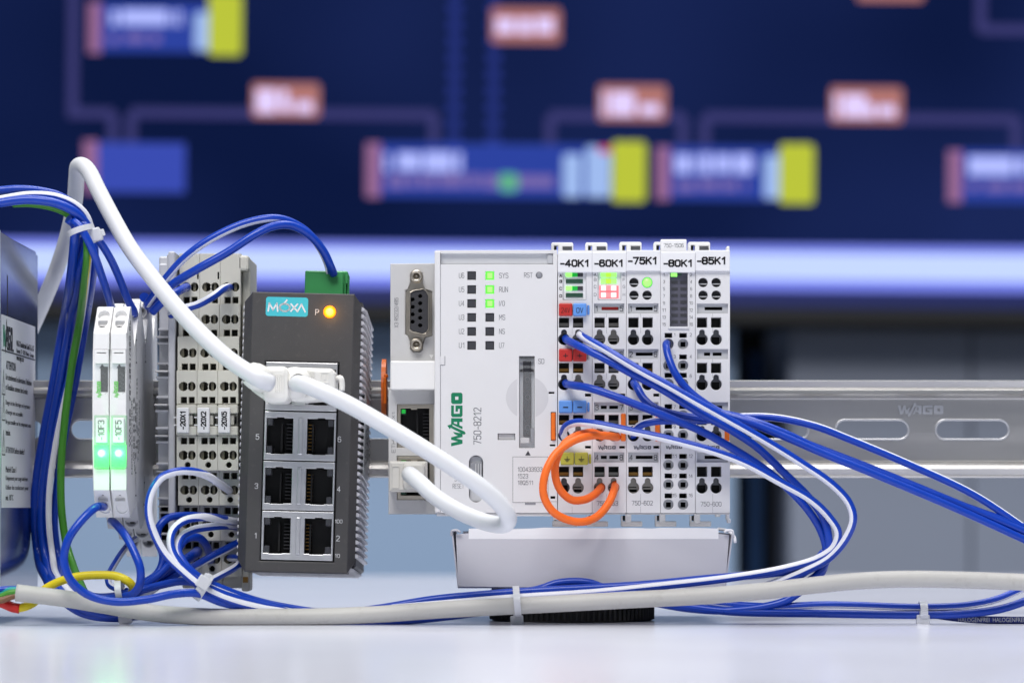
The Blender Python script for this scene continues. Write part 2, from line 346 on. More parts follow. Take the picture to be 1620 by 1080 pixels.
# ------------------------------------------------------------------ setting
def structure(name, mb, mat): o = mb.build(name, mat, None, (0, 0, 0)); o['kind'] = 'structure'; return o
structure('table', MB().box(-1400, 1400, -1700, 830, -30, 0, 3, 2), TABLE)
structure('floor', MB().box(-3500, 3500, -3000, 2600, -790, -740), M('grey_floor', (120, 122, 126), .4))
structure('wall', MB().box(-3500, 3500, 2300, 2400, -740, 2200), M('room_wall', (150, 155, 165), .8))
def cabinet(label, px0, px1, mat, name='storage_cabinet', d=1900, top=505):
    t = thing(name, label, 'cabinet', (X((px0+px1)/2, d), d+150, -740), 'grey cabinets behind the table')
    z1 = Z(top, d)
    MB().box(X(px0, d)+3, X(px1, d)-3, d+18, d+380, -738, z1, 2).build('carcass', mat, t)
    n = 2; W = (X(px1, d)-X(px0, d)-6)/n
    for k in range(n):
        x0 = X(px0, d)+3+k*W
        MB().box(x0+1, x0+W-1, d, d+18, -730, z1-2, 1.5, 2).build('door', mat, t)
        MB().box(x0+(W-26 if k == 0 else 14), x0+(W-14 if k == 0 else 26), d-22, d, -240, -120, 2, 2).build('handle', GR, t)
    return t
CBL = M('blue_grey_cabinet_tone', (164, 190, 222), .5, var=.03, vscale=4)  # paler, bluer tone than the right cabinet
CBR = M('grey_cabinet_paint', (150, 158, 176), .5, var=.03, vscale=4)
cabinet('pale blue grey cabinet behind the left half of the table', -640, 1171, CBL)
cabinet('grey cabinet to the right of the black gap, with one door edge in view', 1243, 1830, CBR)
ch = thing('folded_panel', 'dark blue panel standing in the black gap between cabinets', 'panel', (X(1193, 2050), 2050, -740))
MB().box(X(1182, 2050), X(1206, 2050), 2040, 2060, -740, Z(560, 2050), 3, 2).build('panel', M('dark_blue_panel', (40, 84, 140), .5), ch)
MB().box(X(1177, 2050), X(1182, 2050), 2034, 2066, -740, Z(550, 2050), 2).build('edge_profile', BLK, ch)
MB().box(X(1206, 2050), X(1211, 2050), 2034, 2066, -740, Z(550, 2050), 2).build('edge_profile', BLK, ch)
bk = MB().box(X(1120, 2200), X(1290, 2200), 2200, 2290, -740, Z(480, 2200)); tag(bk.build('gap_dark_sheet', BLK, None, (X(1205, 2200), 2245, -740)), 'black sheet giving the gap between the two cabinets its dark interior', 'board')  # darkness inside the gap put in as a black sheet

# ------------------------------------------------------------------ display wall with the blurred flow diagram
DS = 1850
kS = sc_(DS); SL = .0085
disp = thing('display_wall', 'large dark blue display with a flow diagram of tiles and lines', 'display', (0, DS, Z(480, DS)))
def emis(name, rgb, s=1.0, rough=.9, var=0):
    m = M(name, (4, 4, 6), rough, emit=rgb, es=s); m.node_tree.nodes['Principled BSDF'].inputs['Specular IOR Level'].default_value = .02; return m
def uy(x, y): return y-SL*(x-810)
SCR = M('screen_navy', (4, 4, 6), .9, emit=(16, 27, 80), es=1.0); SCR.node_tree.nodes['Principled BSDF'].inputs['Specular IOR Level'].default_value = .02
nt = SCR.node_tree; b = nt.nodes['Principled BSDF']
tcn = nt.nodes.new('ShaderNodeTexCoord'); nz = nt.nodes.new('ShaderNodeTexNoise'); nz.inputs['Scale'].default_value = 3.2; nz.inputs['Detail'].default_value = 1
cr = nt.nodes.new('ShaderNodeValToRGB'); cr.color_ramp.elements[0].position = .36; cr.color_ramp.elements[1].position = .66
cr.color_ramp.elements[0].color = lin((8, 22, 62))+(1,); cr.color_ramp.elements[1].color = lin((24, 38, 88))+(1,)
nt.links.new(tcn.outputs['Object'], nz.inputs['Vector']); nt.links.new(nz.outputs['Fac'], cr.inputs[0]); nt.links.new(cr.outputs[0], b.inputs['Emission Color'])
MB().pbox(-700, -420, 2300, 376, DS, DS+60, 2).build('screen_panel', SCR, disp)
EM = dict(pink=emis('tile_edge_pink', (150, 104, 146)), blue=emis('tile_blue', (44, 66, 160)), blue2=emis('tile_bright_blue', (58, 76, 178)), white=emis('caption_white_blue', (176, 186, 255), 1.05),
          pale=emis('caption_pale', (118, 104, 172)), yel=emis('tile_yellow', (188, 198, 60)), ice=emis('tile_ice_blue', (160, 188, 240)), line=emis('line_violet', (58, 58, 112)),
          dots=emis('line_dotted_blue', (44, 58, 140)), orange=emis('tag_orange', (176, 116, 112)), tag=emis('tag_white', (226, 208, 255), 1.05), grn=emis('tile_green_dot', (96, 176, 140)), red=emis('tile_red', (210, 60, 90)))
LAY = [0]
def ui(name, x0, y0, x1, y1, m, parent=disp, z=1.0, r=0):
    y0, y1 = uy((x0+x1)/2, y0), uy((x0+x1)/2, y1)
    if r: return plate(name, rr(x0, y0, x1, y1, r), [], DS-z, 1, EM[m], parent)
    return MB().pbox(x0, y0, x1, y1, DS-z, DS+.5).build(name, EM[m], parent)
def words(x0, x1, y0, y1, m, parent, n, z=4):
    bm = MB(); rnd = random.Random(int(x0)+int(y0)); xs = sorted(rnd.uniform(x0, x1) for _ in range(n-1)); xs = [x0]+xs+[x1]
    for a, c in zip(xs, xs[1:]):
        if c-a > 8: bm.pbox(a, uy(a, y0+rnd.uniform(0, 3)), c-5, uy(a, y1-rnd.uniform(0, 3)), DS-z, DS-z+.6)
    return bm.build('caption', EM[m], parent)
def tile(x0, y0, x1, y1, pink, wht, pale=None, ice=None, yel=None, blue='blue'):
    t = ui('status_tile', x0, y0, x1, y1, blue, z=2)
    ui('tile_edge', *pink, 'pink', t, 2.6)
    words(*wht, 'white', t, 5)
    if pale: words(*pale, 'pale', t, 7)
    for q in (ice or []): ui('tile_block', *q, 'ice', t, 3.2, 6)
    if yel: ui('tile_block', *yel, 'yel', t, 3.8, 7)
    return t
tile(136, 4, 326, 82, (136, 4, 156, 84), (164, 288, 15, 42), (168, 255, 54, 70), [(304, 20, 330, 80)], (326, -10, 379, 88))
t = ui('status_tile', 130, 226, 291, 304, 'blue2', z=2); ui('tile_edge', 130, 222, 152, 304, 'pink', t, 2.6)
t = tile(577, 228, 966, 312, (577, 226, 600, 312), (606, 734, 240, 272), (612, 880, 274, 298), [(889, 244, 918, 312), (925, 232, 964, 312)], (966, 224, 1020, 319))
ui('status_dot', 788, 274, 818, 303, 'grn', t, 5, 7); ui('status_dot', 945, 232, 965, 242, 'red', t, 5)
tile(1036, 232, 1232, 316, (1036, 232, 1058, 316), (1066, 1194, 243, 276), (1068, 1188, 284, 303), [(1207, 246, 1236, 314)], (1231, 228, 1286, 322))
tile(1498, 238, 1700, 320, (1498, 238, 1520, 320), (1530, 1660, 247, 278), (1532, 1660, 286, 304))
def tagbox(x0, y0, x1, y1, full=False):
    t = ui('value_tag', x0, y0, x1, y1, 'orange', z=3, r=6)
    if full: words(x0+8, x1-6, y0+14, y1-14, 'tag', t, 3, 4.5)
    else: words(x0+7, x0+62, y0+9, y1-7, 'tag', t, 2, 4.5); words(x0+58, x1-6, y0+27, y1-7, 'tag', t, 2, 4.5)
for a in ((396, 132, 503, 186), (944, 135, 1052, 191), (1311, 138, 1425, 194)): tagbox(*a)
tagbox(773, 13, 883, 68, True); tagbox(1352, -50, 1457, 2, True)
def ln(x0, y0, x1, y1, m='line'):
    wd = 8
    if x0 == x1: ui('diagram_line', x0-wd, y0, x0+wd, y1, m, z=1.2)
    else: ui('diagram_line', x0, y0-wd, x1, y0+wd, m, z=1.0)
for a in ((112, -200, 112, 186), (104, 179, 176, 179), (176, 179, 176, 226), (205, 180, 205, 226), (205, 180, 684, 180), (684, 180, 684, 230), (868, 184, 868, 232), (868, 184, 1078, 184), (1078, 184, 1078, 236),
          (1113, 186, 1113, 236), (1113, 187, 1605, 187), (1605, 187, 1605, 240), (1548, -200, 1548, 50), (1548, 48, 1800, 48)): ln(*a)
for x in (716, 778):
    bm = MB(); y = -200
    while y < 226: bm.pbox(x-10, uy(x, y), x+10, uy(x, y+13), DS-.8, DS+.5); y += 26
    bm.build('diagram_line', EM['dots'], disp)
MB().pbox(-700, 455, 2300, 484, DS-2, DS+60, 2).build('strip_spill_trim', M('navy_strip_spill', (26, 38, 104), .5), disp)  # blue spill of the light strip on the bezel, put in as navy colour
MB().pbox(-700, 484, 2300, 512, DS-20, DS+60, 3).build('bezel', BLK, disp)
MB().box(X(-700, DS), X(2300, DS), DS+60, DS+90, Z(512, DS), Z(-420, DS)).build('back_cover', BLK, disp)
disp.rotation_euler = (0, math.atan(SL), 0)
ls = thing('light_strip', 'glowing white blue light strip along the bottom of the display', 'light', (0, DS, Z(418, DS)))
MB().pbox(-700, 384, 2300, 449, DS-6, DS+50).build('strip_edge_falloff', emis('strip_edge_glow', (130, 142, 252), 1), ls)  # bluish falloff at the strip's edges put in as glowing colour
MB().pbox(-700, 397, 2300, 438, DS-9, DS-5).build('strip_diffuser', emis('strip_core_glow', (196, 214, 255), 1.05), ls)
ls.rotation_euler = (0, math.atan(SL), 0)

# ------------------------------------------------------------------ rail
rail = thing('mounting_rail', 'galvanised slotted rail running behind all the devices', 'rail', (0, 66, 51))
dr = 62; xa, xb = X(-90, dr), X(1900, dr)
def prof(pts, th, name):                   # bent sheet profile swept in x
    n = len(pts); a = []; b_ = []
    for i in range(n):
        p = Vector(pts[i]); q = (Vector(pts[min(i+1, n-1)])-Vector(pts[max(i-1, 0)])).normalized(); nn = Vector((-q.y, q.x))*th/2
        a.append(p+nn); b_.append(p-nn)
    poly = a+b_[::-1]
    o = MB().prism([(xa, p.x, p.y) for p in poly], (xb-xa, 0, 0)).build(name, ZINC, rail)
    for f in o.data.polygons: f.use_smooth = False
    return o
zt, zb = Z(602, dr), Z(754, dr)
prof([(dr-.3, zt), (dr+.2, zt-1.2), (dr+.7, zt-2.4), (dr+.5, zt-2.9), (dr-.3, zt-3.8), (dr-.4, zt-4.5), (dr+.6, zt-5.1), (dr+3.4, zt-5.5), (dr+6.6, zt-5.8), (dr+7.2, zt-6.6)], 1, 'rail_flange')
prof([(dr+.2, zb), (dr+.7, zb+.6), (dr+.3, zb+1.8), (dr-.3, zb+3), (dr+.2, zb+4), (dr+1.8, zb+4.7), (dr+4, zb+5), (dr+6.5, zb+5.3), (dr+7.2, zb+6)], 1, 'rail_flange')
dw = 68.7; za, zc = zt-6.6, zb+6
slots = [1538, 1379.5, 1221, 1060, 900, 740, 580, 330, 170, 10, 1697, 1855]
zm = (Z(665, dw)+Z(693.5, dw))/2
hol = [rr(X(c, dw)-13.3, zm-3.35, X(c, dw)+13.3, zm+3.35, 3.3, 7) for c in slots]
shape('rail_web', [rc(xa, zc, xb, za)], hol, 1, ZINC, rail, 'F', Vector((0, dw, 0)), .12)
rim = []
for c in slots[:3]+[170]:
    shape('slot_rim', [rr(X(c, dw)-14.0, zm-4.05, X(c, dw)+14.0, zm+4.05, 3.9, 7)], [rr(X(c, dw)-13.2, zm-3.25, X(c, dw)+13.2, zm+3.25, 3.2, 7)], .9, TIN, rail, 'F', Vector((0, dw-.55, 0)), .26)
logo('stamped_lettering', rail, TIN, 'F', Vector((X(1456, dw), dw, Z(648, dw))), 72/sc_(dw), 14/sc_(dw), .7)
# ------------------------------------------------------------------ power supply on the left edge
psx = -177.0; pf, pb = -20, 74; zt_, zb_ = 136, 9
ps = thing('power_supply', 'shiny metal power supply with a printed paper label, cut by the left edge', 'power supply', (psx-30, 30, zb_))
MB().box(psx-62, psx-.6, pf, pb, zb_, zt_, .5).build('housing', CHROME, ps)
shape('side_panel', [[(pf-1, zb_), (pb, zb_), (pb, zt_-1.5), (pf+1, zt_), (pf-1, zt_)]], [], .9, CHROME, ps, 'R', Vector((psx, 0, 0)), .15)
MB().box(psx-62, psx+.3, pf-1.8, pf-.9, zb_, zt_+.3, .2).build('front_flange', M('brushed_front_metal', (226, 228, 232), .35, .7), ps)
MB().box(psx-.02, psx+.12, -3, -2.2, 96, 122).build('seam', DK, ps)
lab = shape('label', [rc(-17, 40.5, 66, 107.5)], [], .15, LABEL, ps, 'R', Vector((psx+.16, 0, 0)))
def pst(s, y0, py, h, wd=None, bold=0): text_at('lettering', s, lab, INKB, 'R', Vector((psx+.17, y0, ZC+(800-py)/4.58)), wd, h, 'l', bold)
logo('logo', lab, [GREEN, INKB], 'R', Vector((psx+.17, -3, ZC+(800-530)/4.56)), 23, 7.5)
pst('INNOVATIVE CONNECTIONS', -5, 548, 1.0, 16)
pst('WAGO Kontakttechnik GmbH & Co. KG', 18, 534, 2.1, 44); pst('Hansastr. 27 \u00b7 32423 Minden \u00b7 Germany', 18, 547, 2.1, 44); pst('www.wago.com', 18, 560, 2.1, 18)
MB().box(psx+.1, psx+.22, -17, 65, ZC+(800-552.5)/4.58-.25, ZC+(800-552.5)/4.58+.25).build('rule', INKB, lab)
pst('ATTENTION', -7, 574, 3.0, 23, .25)
for s, py, wd in (('Lire attentivement les informations d\u2019utilisation', 593, 64), ('et d\u2019installation contenues dans la notice', 609, 54), ('Danger de choc \u00e9lectrique ou de pr\u00e9sence', 635, 60), ('d\u2019\u00e9nergie non accessible.', 650, 42),
                  ('Ne pas travailler sur les composants sous', 666, 62), ('tension.', 682, 11), ('ATTENTION Surfaces chaudes !', 710, 46), ('Mat\u00e9riel Classe I', 741, 25), ('Uniquement pour usage int\u00e9rieur.', 756, 55), ('Utiliser des conducteurs pour', 771, 56), ('min. 105\u00b0C', 786, 18)):
    pst(s, -8, py, 2.1, wd)
for py in (604, 645, 700):
    z = ZC+(800-py)/4.58; strokes('warning_symbol', [[(-16.5, -4), (-13, 4.5), (-9.5, -4), (-16.5, -4)], [(-13, 2), (-13, -1.4)], [(-13, -2.3), (-13, -2.9)]], .45, lab, INKB, 'R', Vector((psx+.17, 0, z)))

# ------------------------------------------------------------------ circuit breakers
def breaker(x0, x1, code, label):
    d0 = -25; t = thing('circuit_breaker', label, 'circuit breaker', (X((x0+x1)/2, d0), 20, Z(880, 60)), 'slim electronic circuit breakers')
    xl, xr = X(x0, d0)+.06, X(x1, d0)-.06; z = lambda p: Z(p, d0)
    pts = [(d0-2.6, 700), (d0-2.6, 640), (d0-1.6, 560), (d0, 525), (-14, 486), (-11, 485), (-1, 549), (6, 522), (17, 481), (20, 480), (35, 545), (41, 515), (51, 484), (54, 483), (62, 540), (66, 515), (72, 474), (76, 473), (76, 880),
           (73, 868), (66, 832), (56, 853), (52, 853), (41, 812), (22, 836), (17, 836), (5, 792), (-12, 818), (-17, 818), (d0, 776), (d0-1.6, 750)]
    pts = [(a, Z(b_, a)) for a, b_ in pts]
    body = MB(); body.prism([(xl, a, b) for a, b in pts], (xr-xl, 0, 0)); bmesh.ops.bevel(body.bm, geom=[e for e in body.bm.edges if abs(e.verts[0].co.x-e.verts[1].co.x) < .01], offset=.18, segments=1, affect='EDGES')
    body.build('body', W3, t)
    cx = (x0+x1)/2; W = x1-x0; a, c = x0+.8, x1-.8
    dn = d0-3.4
    # upper and lower front plates with entry and release holes
    plate('front_panel', rc(a, 527, c, 552.5), [], dn, 2.6, W3, t, .15); plate('front_panel', rc(a, 742, c, 775), [], dn, 2.6, W3, t, .15)
    sc0 = sc_(dn)
    for sg, pb_, hh in ((1, 526.5, 41), (-1, 775.5, 42)):          # slanted wire entries, top and bottom
        tl = math.atan2(10.5, 9.1); Vv = Vector((0, math.sin(tl)*sg, math.cos(tl))); kk = 1/sc0/math.cos(tl); P0 = PT(cx, pb_, dn)+Vector((0, .2, 0))
        q_ = lambda pp: [((x-cx)/sc0, (pb_-y)*kk) for x, y in pp]
        o1 = q_(rc(a, pb_-sg*hh, c, pb_))
        if sg > 0: hs = [circ(cx-.5, 496.5, 9.3, ry=8.2), [(cx-8, 505.5), (cx+7, 505.5), (cx+7, 511), (cx+4, 516), (cx-1, 517.5), (cx-6, 516), (cx-8, 511)]]
        else: hs = [circ(cx+1, 804, 9.3, ry=8.4), [(cx-7, 792.5), (cx+8, 792.5), (cx+8, 788), (cx+5, 785), (cx+1, 782.5), (cx-4, 785), (cx-7, 788)]]
        shape('wire_entry_plate', [o1], [q_(h) for h in hs], 3.6, W3, t, (Vector((1, 0, 0)), Vv), P0, .18)
        bk_ = [q_([(cx-6, (513 if sg > 0 else 785)-4), (cx+6, (513 if sg > 0 else 785)-4), (cx+6, (513 if sg > 0 else 785)+4), (cx-6, (513 if sg > 0 else 785)+4)]), q_(rc(cx-2, (498 if sg > 0 else 802)-5, cx+7, (498 if sg > 0 else 802)+6))]
        Nn = Vector((1, 0, 0)).cross(Vv)
        shape('clamp', bk_[:1], [], .3, DK, t, (Vector((1, 0, 0)), Vv), P0-Nn*1.6); shape('clamp', bk_[1:], [], .3, DK, t, (Vector((1, 0, 0)), Vv), P0-Nn*2.0); shape('entry_shade_floor', [q_(circ(cx+(-.5 if sg > 0 else 1), 496.5 if sg > 0 else 804, 10, ry=9))], [], .3, GR, t, (Vector((1, 0, 0)), Vv), P0-Nn*2.4)  # hole shade put in as a grey floor with dark pieces over it
    # window, current label, marker
    plate('latch', rr(a+1, 553, c-1, 575, 1.5), [rc(a+5, 557.5, c-5, 559)], dn-.2, 3, W3, t, .2)
    k = MB().pbox(a+1.5, 576, c-1.5, 655, dn+1.2, dn+3.6).build('scale_label', LABEL, t)
    MB().pbox(cx-1.5, 580, c-2, 646, dn+1.05, dn+1.25).build('scale_band', BLK, k)
    strokes('lettering', [[(X(cx, dn)+.3+.45*(q % 3), Z(590+q*2.3, dn)), (X(cx, dn)+.75+.45*(q % 3), Z(588.6+q*2.3, dn))] for q in range(19)], .14, k, INKL, 'F', Vector((0, dn+1.03, 0)), .02)
    shape('arrow', [[(X(cx-4, dn), Z(582, dn)), (X(cx+5, dn), Z(582, dn)), (X(cx+.5, dn), Z(575.5, dn))]], [], .1, INKB, k, 'F', Vector((0, dn+1.02, 0)))
    logo('logo', k, M('bright_green_print', (90, 200, 60), .5) if 'bright_green_print' not in MATS else MATS['bright_green_print'], ROT90, PT(cx-4, 617, dn+1.0), 28/sc_(dn), 6.5/sc_(dn))
    MB().pbox(cx-8, 638, cx+5, 644, dn+.9, dn+1.2).build('yellow_mark', M('yellow_print', (216, 196, 60), .5) if 'yellow_print' not in MATS else MATS['yellow_print'], k)
    plate('window_cover', rr(a, 576, c, 655, 1.2), [], dn+.2, .7, CLEAR, t, .1)
    mt = MB().pbox(cx-9.4, 660.5, cx+8.6, 699.5, dn-1.6, dn+1.4, .3).build('marker_tag', LABEL, t)
    txt(code, cx-5.6, 664.5, cx+4.6, 695.5, dn-1.65, INKB, mt, rot=True)
    MB().pbox(a, 656, c, 741, dn+.6, dn+3.6, .3).build('light_guide', MILKP, t)
    ld = MB(); ld.sphere(PT(cx, 716.5, dn-.2), 1.35); ld.build('lamp', LEDC, t)
    plate('lamp_cover', rr(a+.6, 703, c-.6, 739, 1.5), [], dn-1.7, .7, MILK, t, .15)
    l = bpy.data.lights.new('lamp_glow', 'POINT'); l.energy = .004; l.color = (.06, 1, .18); l.shadow_soft_size = .0012
    lo = bpy.data.objects.new('lamp_glow', l); C.objects.link(lo); lo.location = (PT(cx, 716, dn-4.2)-ORG[t])*.001; lo.parent = t
    for dd, py, up in ((10.5, 493, 1), (45, 494, 1), (67.5, 487, 1), (15, 824, 0), (50.5, 841, 0), (71.5, 857, 0)):     # stepped rear entries
        zz = Z(py, dd); mx_ = (xl+xr)/2+.1
        shape('entry_rim', [circ(mx_, zz, 2.3, ry=2.1)], [circ(mx_, zz, 1.95, ry=1.75)], 1.6, W2, t, 'F', Vector((0, dd-1.6, 0)))
        MB().cyl((mx_, dd-.5, zz), 1.95, .3).build('entry_hole', GR, t); MB().box(mx_-.5, mx_+1.1, dd-1.05, dd-.7, zz-(.1 if up else 1), zz+(1.0 if up else 1.5)).build('clamp', DK, t)
    return t, xr
b1, _ = breaker(147.5, 173.6, '-10F3', 'leftmost slim white circuit breaker, tagged -10F3, with a glowing green lamp')
b2, bxr = breaker(174.6, 200.8, '-10F5', 'slim white circuit breaker tagged -10F5, grey printed side in view')
UPR = (Vector((0, 0, 1)), Vector((0, -1, 0)))          # reads upward on the right-hand side
def bt(s, y, pc, L, h): text_at('lettering', s, b2, INK, UPR, Vector((bxr+.1, y, Z(pc, -25))), L, h)
bt('WAGO  787-2861/400-000', -16, 600, 46, 4.2); bt('ELECTRONIC CIRCUIT BREAKER', -10, 690, 26, 1.8)
for k, (L, pc) in enumerate(((22, 676), (26, 684), (20, 678), (25, 650), (12, 700), (18, 668))): bt(['IN DC 24 V  4 A', 'OUT DC 24 V  4 A', 'S1  LED', 'S2  remote reset', 'T amb 70', 'made in Germany'][k], -5+k*3.6, pc, L, 1.7)
for y, pc in ((4, 545), (34, 538), (2, 760), (30, 775)):
    strokes('circuit_symbol', [[(-5, 0), (-1, 0), (1, 1.6)], [(1.4, 0), (5, 0)], [(-5, -1.6), (-5, 1.6)], [(3, -1.4), (3, 1.4)]], .5, b2, INK, UPR, Vector((bxr+.1, y, Z(pc, -25))))

# ------------------------------------------------------------------ terminal blocks and grey end stop
TROWS = [(401, 481, 24, 454, 474.5, None), (481, 532.5, 21, 505, 526.5, None), (532.5, 586, 17, 558, 580, None), (586, 639, 13.5, 611, 632.5, None), (640, 688.5, 12, None, None, None),
         (689, 744, 13.5, 719.7, 697, 735), (744, 799, 19, 774.7, 752.3, 790), (799, 855, 24, 828.5, 807.5, 845), (855, 912, 29, 884, 862, 899)]
def terminal(k, label):
    t = thing('terminal_block', label, 'terminal block', (X(298+32.6*k, 12), 40, Z(912, 40)), 'stepped terminal blocks in a row')
    x0m, x1m = X(278.5+32.7*k, 12)+.04, X(278.5+32.7*(k+1), 12)-.04
    MB().box(x0m, x1m, 34, 62, Z(930, 34), Z(402, 34), .5).build('body', TB, t)
    for (y0, y1, d, ph, ps_, pt) in TROWS:
        s = sc_(d); l, r = 810+x0m*s, 810+x1m*s; z = lambda p: p
        hs = []; cx = (l+r)/2
        if ph is None:
            MB().pbox(l, y0, r, 654, d, 36, .3).build('marker_holder', TB, t); MB().pbox(l, 674, r, y1, d, 36, .3).build('marker_holder', TB, t)
            MB().pbox(l, 654, r, 674, d+5, 36).build('marker_holder', TB, t)
            MB().pbox(l+20, 656, l+26, 672, d+1, d+6, .2).build('marker_clip', TB, t); MB().pbox(l+26.5, 659, l+30, 670, d+4.6, d+6).build('slot', BLK, t)
            mt = MB().pbox(l+.8, 644.5, l+20, 684.5, d-1.6, d+.6, .25).build('marker_tag', LABEL, t)
            txt(('-20X1', '-20X2', '-20X5')[k], l+6.2, 650.5, l+15, 679, d-1.65, INKB, mt, rot=True, bold=.22)
            MB().pbox(l-4, 659, l+1, 661, d+.2, d+.7).pbox(l-4, 671, l+1, 673, d+.2, d+.7).build('marker_hook', LABEL, t)
            continue
        a = circ(cx-5.4, ph, 7.3); b = circ(cx+7.6, ph, 6.4, ry=7.2)
        hs = [a, b, rc(cx-9.5, ps_-5, cx+.2, ps_+5.2), rc(cx+3, ps_-5, cx+12.4, ps_+5.2)]
        if y0 == 401 and k < 2: hs.append(rc(r-4.2, 430.5, r-1.6, 441.5))
        if pt: hs.append(circ(cx+1.3, pt, 4.6))
        plate('tier_plate', rc(l, y0, r, y1), hs, d, 4.6, TB, t, .12)
        MB().pbox(l+.5, y0+1, r-.5, y1-1, d+4.65, d+5.2).build('contact_recess', M('dark_olive_recess', (54, 52, 42), .6) if 'dark_olive_recess' not in MATS else MATS['dark_olive_recess'], t)
        MB().pbox(l, y0, r, y1, d+5.2, 34.2).build('tier_body', TB, t)
        MB().pbox(cx-11, ph-6.5, cx-6, ph+6.5, d+1.4, d+4.6).pbox(cx+6, ph-6.5, cx+10, ph+6.5, d+1.4, d+4.6).build('spring_clamp', M('olive_clamp', (112, 108, 92), .5) if 'olive_clamp' not in MATS else MATS['olive_clamp'], t)
    if k == 2:
        xr = x1m
        e = MB().box(xr+.06, xr+3.0, 30, 62, Z(903, 30), Z(408, 30), .6, 2); e.build('end_plate', TB, t)
        MB().box(xr-1.2, xr+2.9, 24, 34, Z(428, 24), Z(404, 24), .8, 2).build('end_hook', TB, t)
        MB().box(xr-.2, xr+2.8, 30, 44, Z(935, 30), Z(900, 30), .8, 2).build('end_foot', TB, t); MB().box(xr+.4, xr+2.2, 29.6, 31, Z(921, 30), Z(912, 30)).build('brass_contact', BRASS, t)
        MB().box(xr+.02, xr+2.4, 15, 22, Z(670, 14), Z(660, 14)).build('dark_tab', BLK, t)
terminal(0, 'stepped beige terminal block tagged -20X1, next to the grey end stop')
terminal(1, 'middle stepped beige terminal block, tagged -20X2')
terminal(2, 'stepped beige terminal block tagged -20X5, with an end plate on its right')
es_ = thing('end_stop', 'grey ribbed plastic end stop between breaker and terminal blocks', 'end stop', (X(264, 20), 40, Z(905, 30)))
xl, xr = X(246, 20), X(277.2, 18)
MB().box(xl, xr, 32, 62, Z(905, 30), Z(405, 30), .5).build('body', GRS, es_)
MB().box(xr-2.4, xr, 17, 34, Z(900, 30), Z(400, 24), .4).build('side_rib', GRS, es_)
MB().box(xl+3.6, xr-2.5, 24, 34, Z(440, 24), Z(401, 24), .6).build('top_step', GRS, es_)
MB().box(xl+.6, xr-2.5, 26, 34, Z(440, 24), Z(416, 24), .6).build('top_step', GRS, es_)
for y0, y1, d in ((444, 532, 25), (532, 586, 22), (586, 639, 18), (639, 688, 16), (688, 744, 18), (744, 799, 23), (799, 855, 28)):
    MB().box(xl+.2, xr-2.3, d-3, 34, Z(y0+3, d), Z(y0, d), .25).build('ledge', W2 if y0 > 500 else GRS, es_)
    MB().box(xl+.4, xr-2.3, d, 34, Z(y1-9, d), Z(y1-13, d), .25).build('ledge', GRS, es_); MB().box(xl+.4, xr-2.3, d-1, 34, Z(y0+13, d), Z(y0+9, d), .25).build('ledge', GRS, es_)
    MB().box(xl+.8, xr-2.3, d+4, 34, Z(y1-1, d), Z(y0+3, d)).build('recess', GRS, es_)

# ------------------------------------------------------------------ network switch
d0 = -12
sw = thing('network_switch', 'dark grey network switch with eight sockets and an amber lamp', 'network switch', (X(466, d0), d0, Z(905, d0)))
TN = math.tan(R(1.35))
ux = lambda px, py: px-TN*(905-py)          # photo position -> upright position before the switch is leaned over
fl, fr_ = 387, 549.5
port_y = [(572, 648.5), (650.5, 727.5), (729.5, 806.5), (808.5, 885.5)]
px0, px1 = 412, 525.5
MB().box(X(fl-9, d0), X(fr_+11, d0), d0+12, 66, Z(894, d0), Z(472, d0), .8).build('case', CASE, sw)
for y0, y1 in ((462, 571), (887, 904)): MB().pbox(fl, y0, fr_, y1, d0+1, d0+12.5).build('case_front', CASE, sw)
plate('front_panel', [(fl, 461), (fr_, 461), (fr_, 905), (fl, 905)], [rc(px0-1.5, 570.5, px1+2.5, 887.5)], d0, 3, CASE, sw, .35)
for sgn, e in ((-1, fl), (1, fr_)):
    m = MB(); w0 = e-sgn*.6; w1 = e+sgn*11.5
    A = [PT(w0, 462, d0+.4), PT(w0, 904, d0+.4), PT(w1, 884, d0+6), PT(w1, 476, d0+6), PT(w0, 462, d0+13), PT(w0, 904, d0+13), PT(w1, 884, d0+13), PT(w1, 476, d0+13)]
    v = [m.bm.verts.new(p) for p in A]
    for f in ((0, 1, 2, 3), (4, 5, 6, 7), (0, 1, 5, 4), (1, 2, 6, 5), (2, 3, 7, 6), (3, 0, 4, 7)): m.bm.faces.new([v[i] for i in f])
    m.build('shoulder', CASE, sw)
for sgn, e in ((-1, fl-9.5), (1, fr_+11)):
    xs = X(e, d0+4); base = None; n = 37
    for k in range(n):
        y = 478+k*10.95; z1 = Z(y, d0)
        if base is None:
            m = MB(); rows = []
            for dd, fx in ((d0+6.5, 1.0), (d0+14, 1.7), (64, 1.5 if sgn > 0 else 1.4)):
                rows.append([m.bm.verts.new((xs+sgn*q_, dd, z1+r_)) for q_, r_ in ((-.5, .1), (fx-.5, -.15), (fx, -.5), (fx, -1.25), (fx-1.3, -1.6), (-.5, -1.7))])
            for r0, r1 in zip(rows, rows[1:]):
                for i in range(6): m.bm.faces.new((r0[i], r0[(i+1) % 6], r1[(i+1) % 6], r1[i]))
            m.bm.faces.new(rows[0]); m.bm.faces.new(rows[-1][::-1])
            base = m.build('cooling_fin', FIN, sw); y_0 = y
        else: put(base, 'cooling_fin', sw, 0, 0, -(y-y_0)/sc_(d0))
    m = MB(); m.prism([(xs-sgn*.6, d0+8, Z(470, d0)), (xs-sgn*.6, 65, Z(470, d0)), (xs+sgn*.1, 65, Z(470, d0)), (xs+sgn*.2, d0+9, Z(470, d0))], (0, 0, Z(890, d0)-Z(470, d0))); m.build('fin_base', CASE, sw)
xs = X(fr_+11, d0+4)
fv = (Vector((-.1, 64-d0-10, 0)).normalized(), Vector((0, 0, 1)))
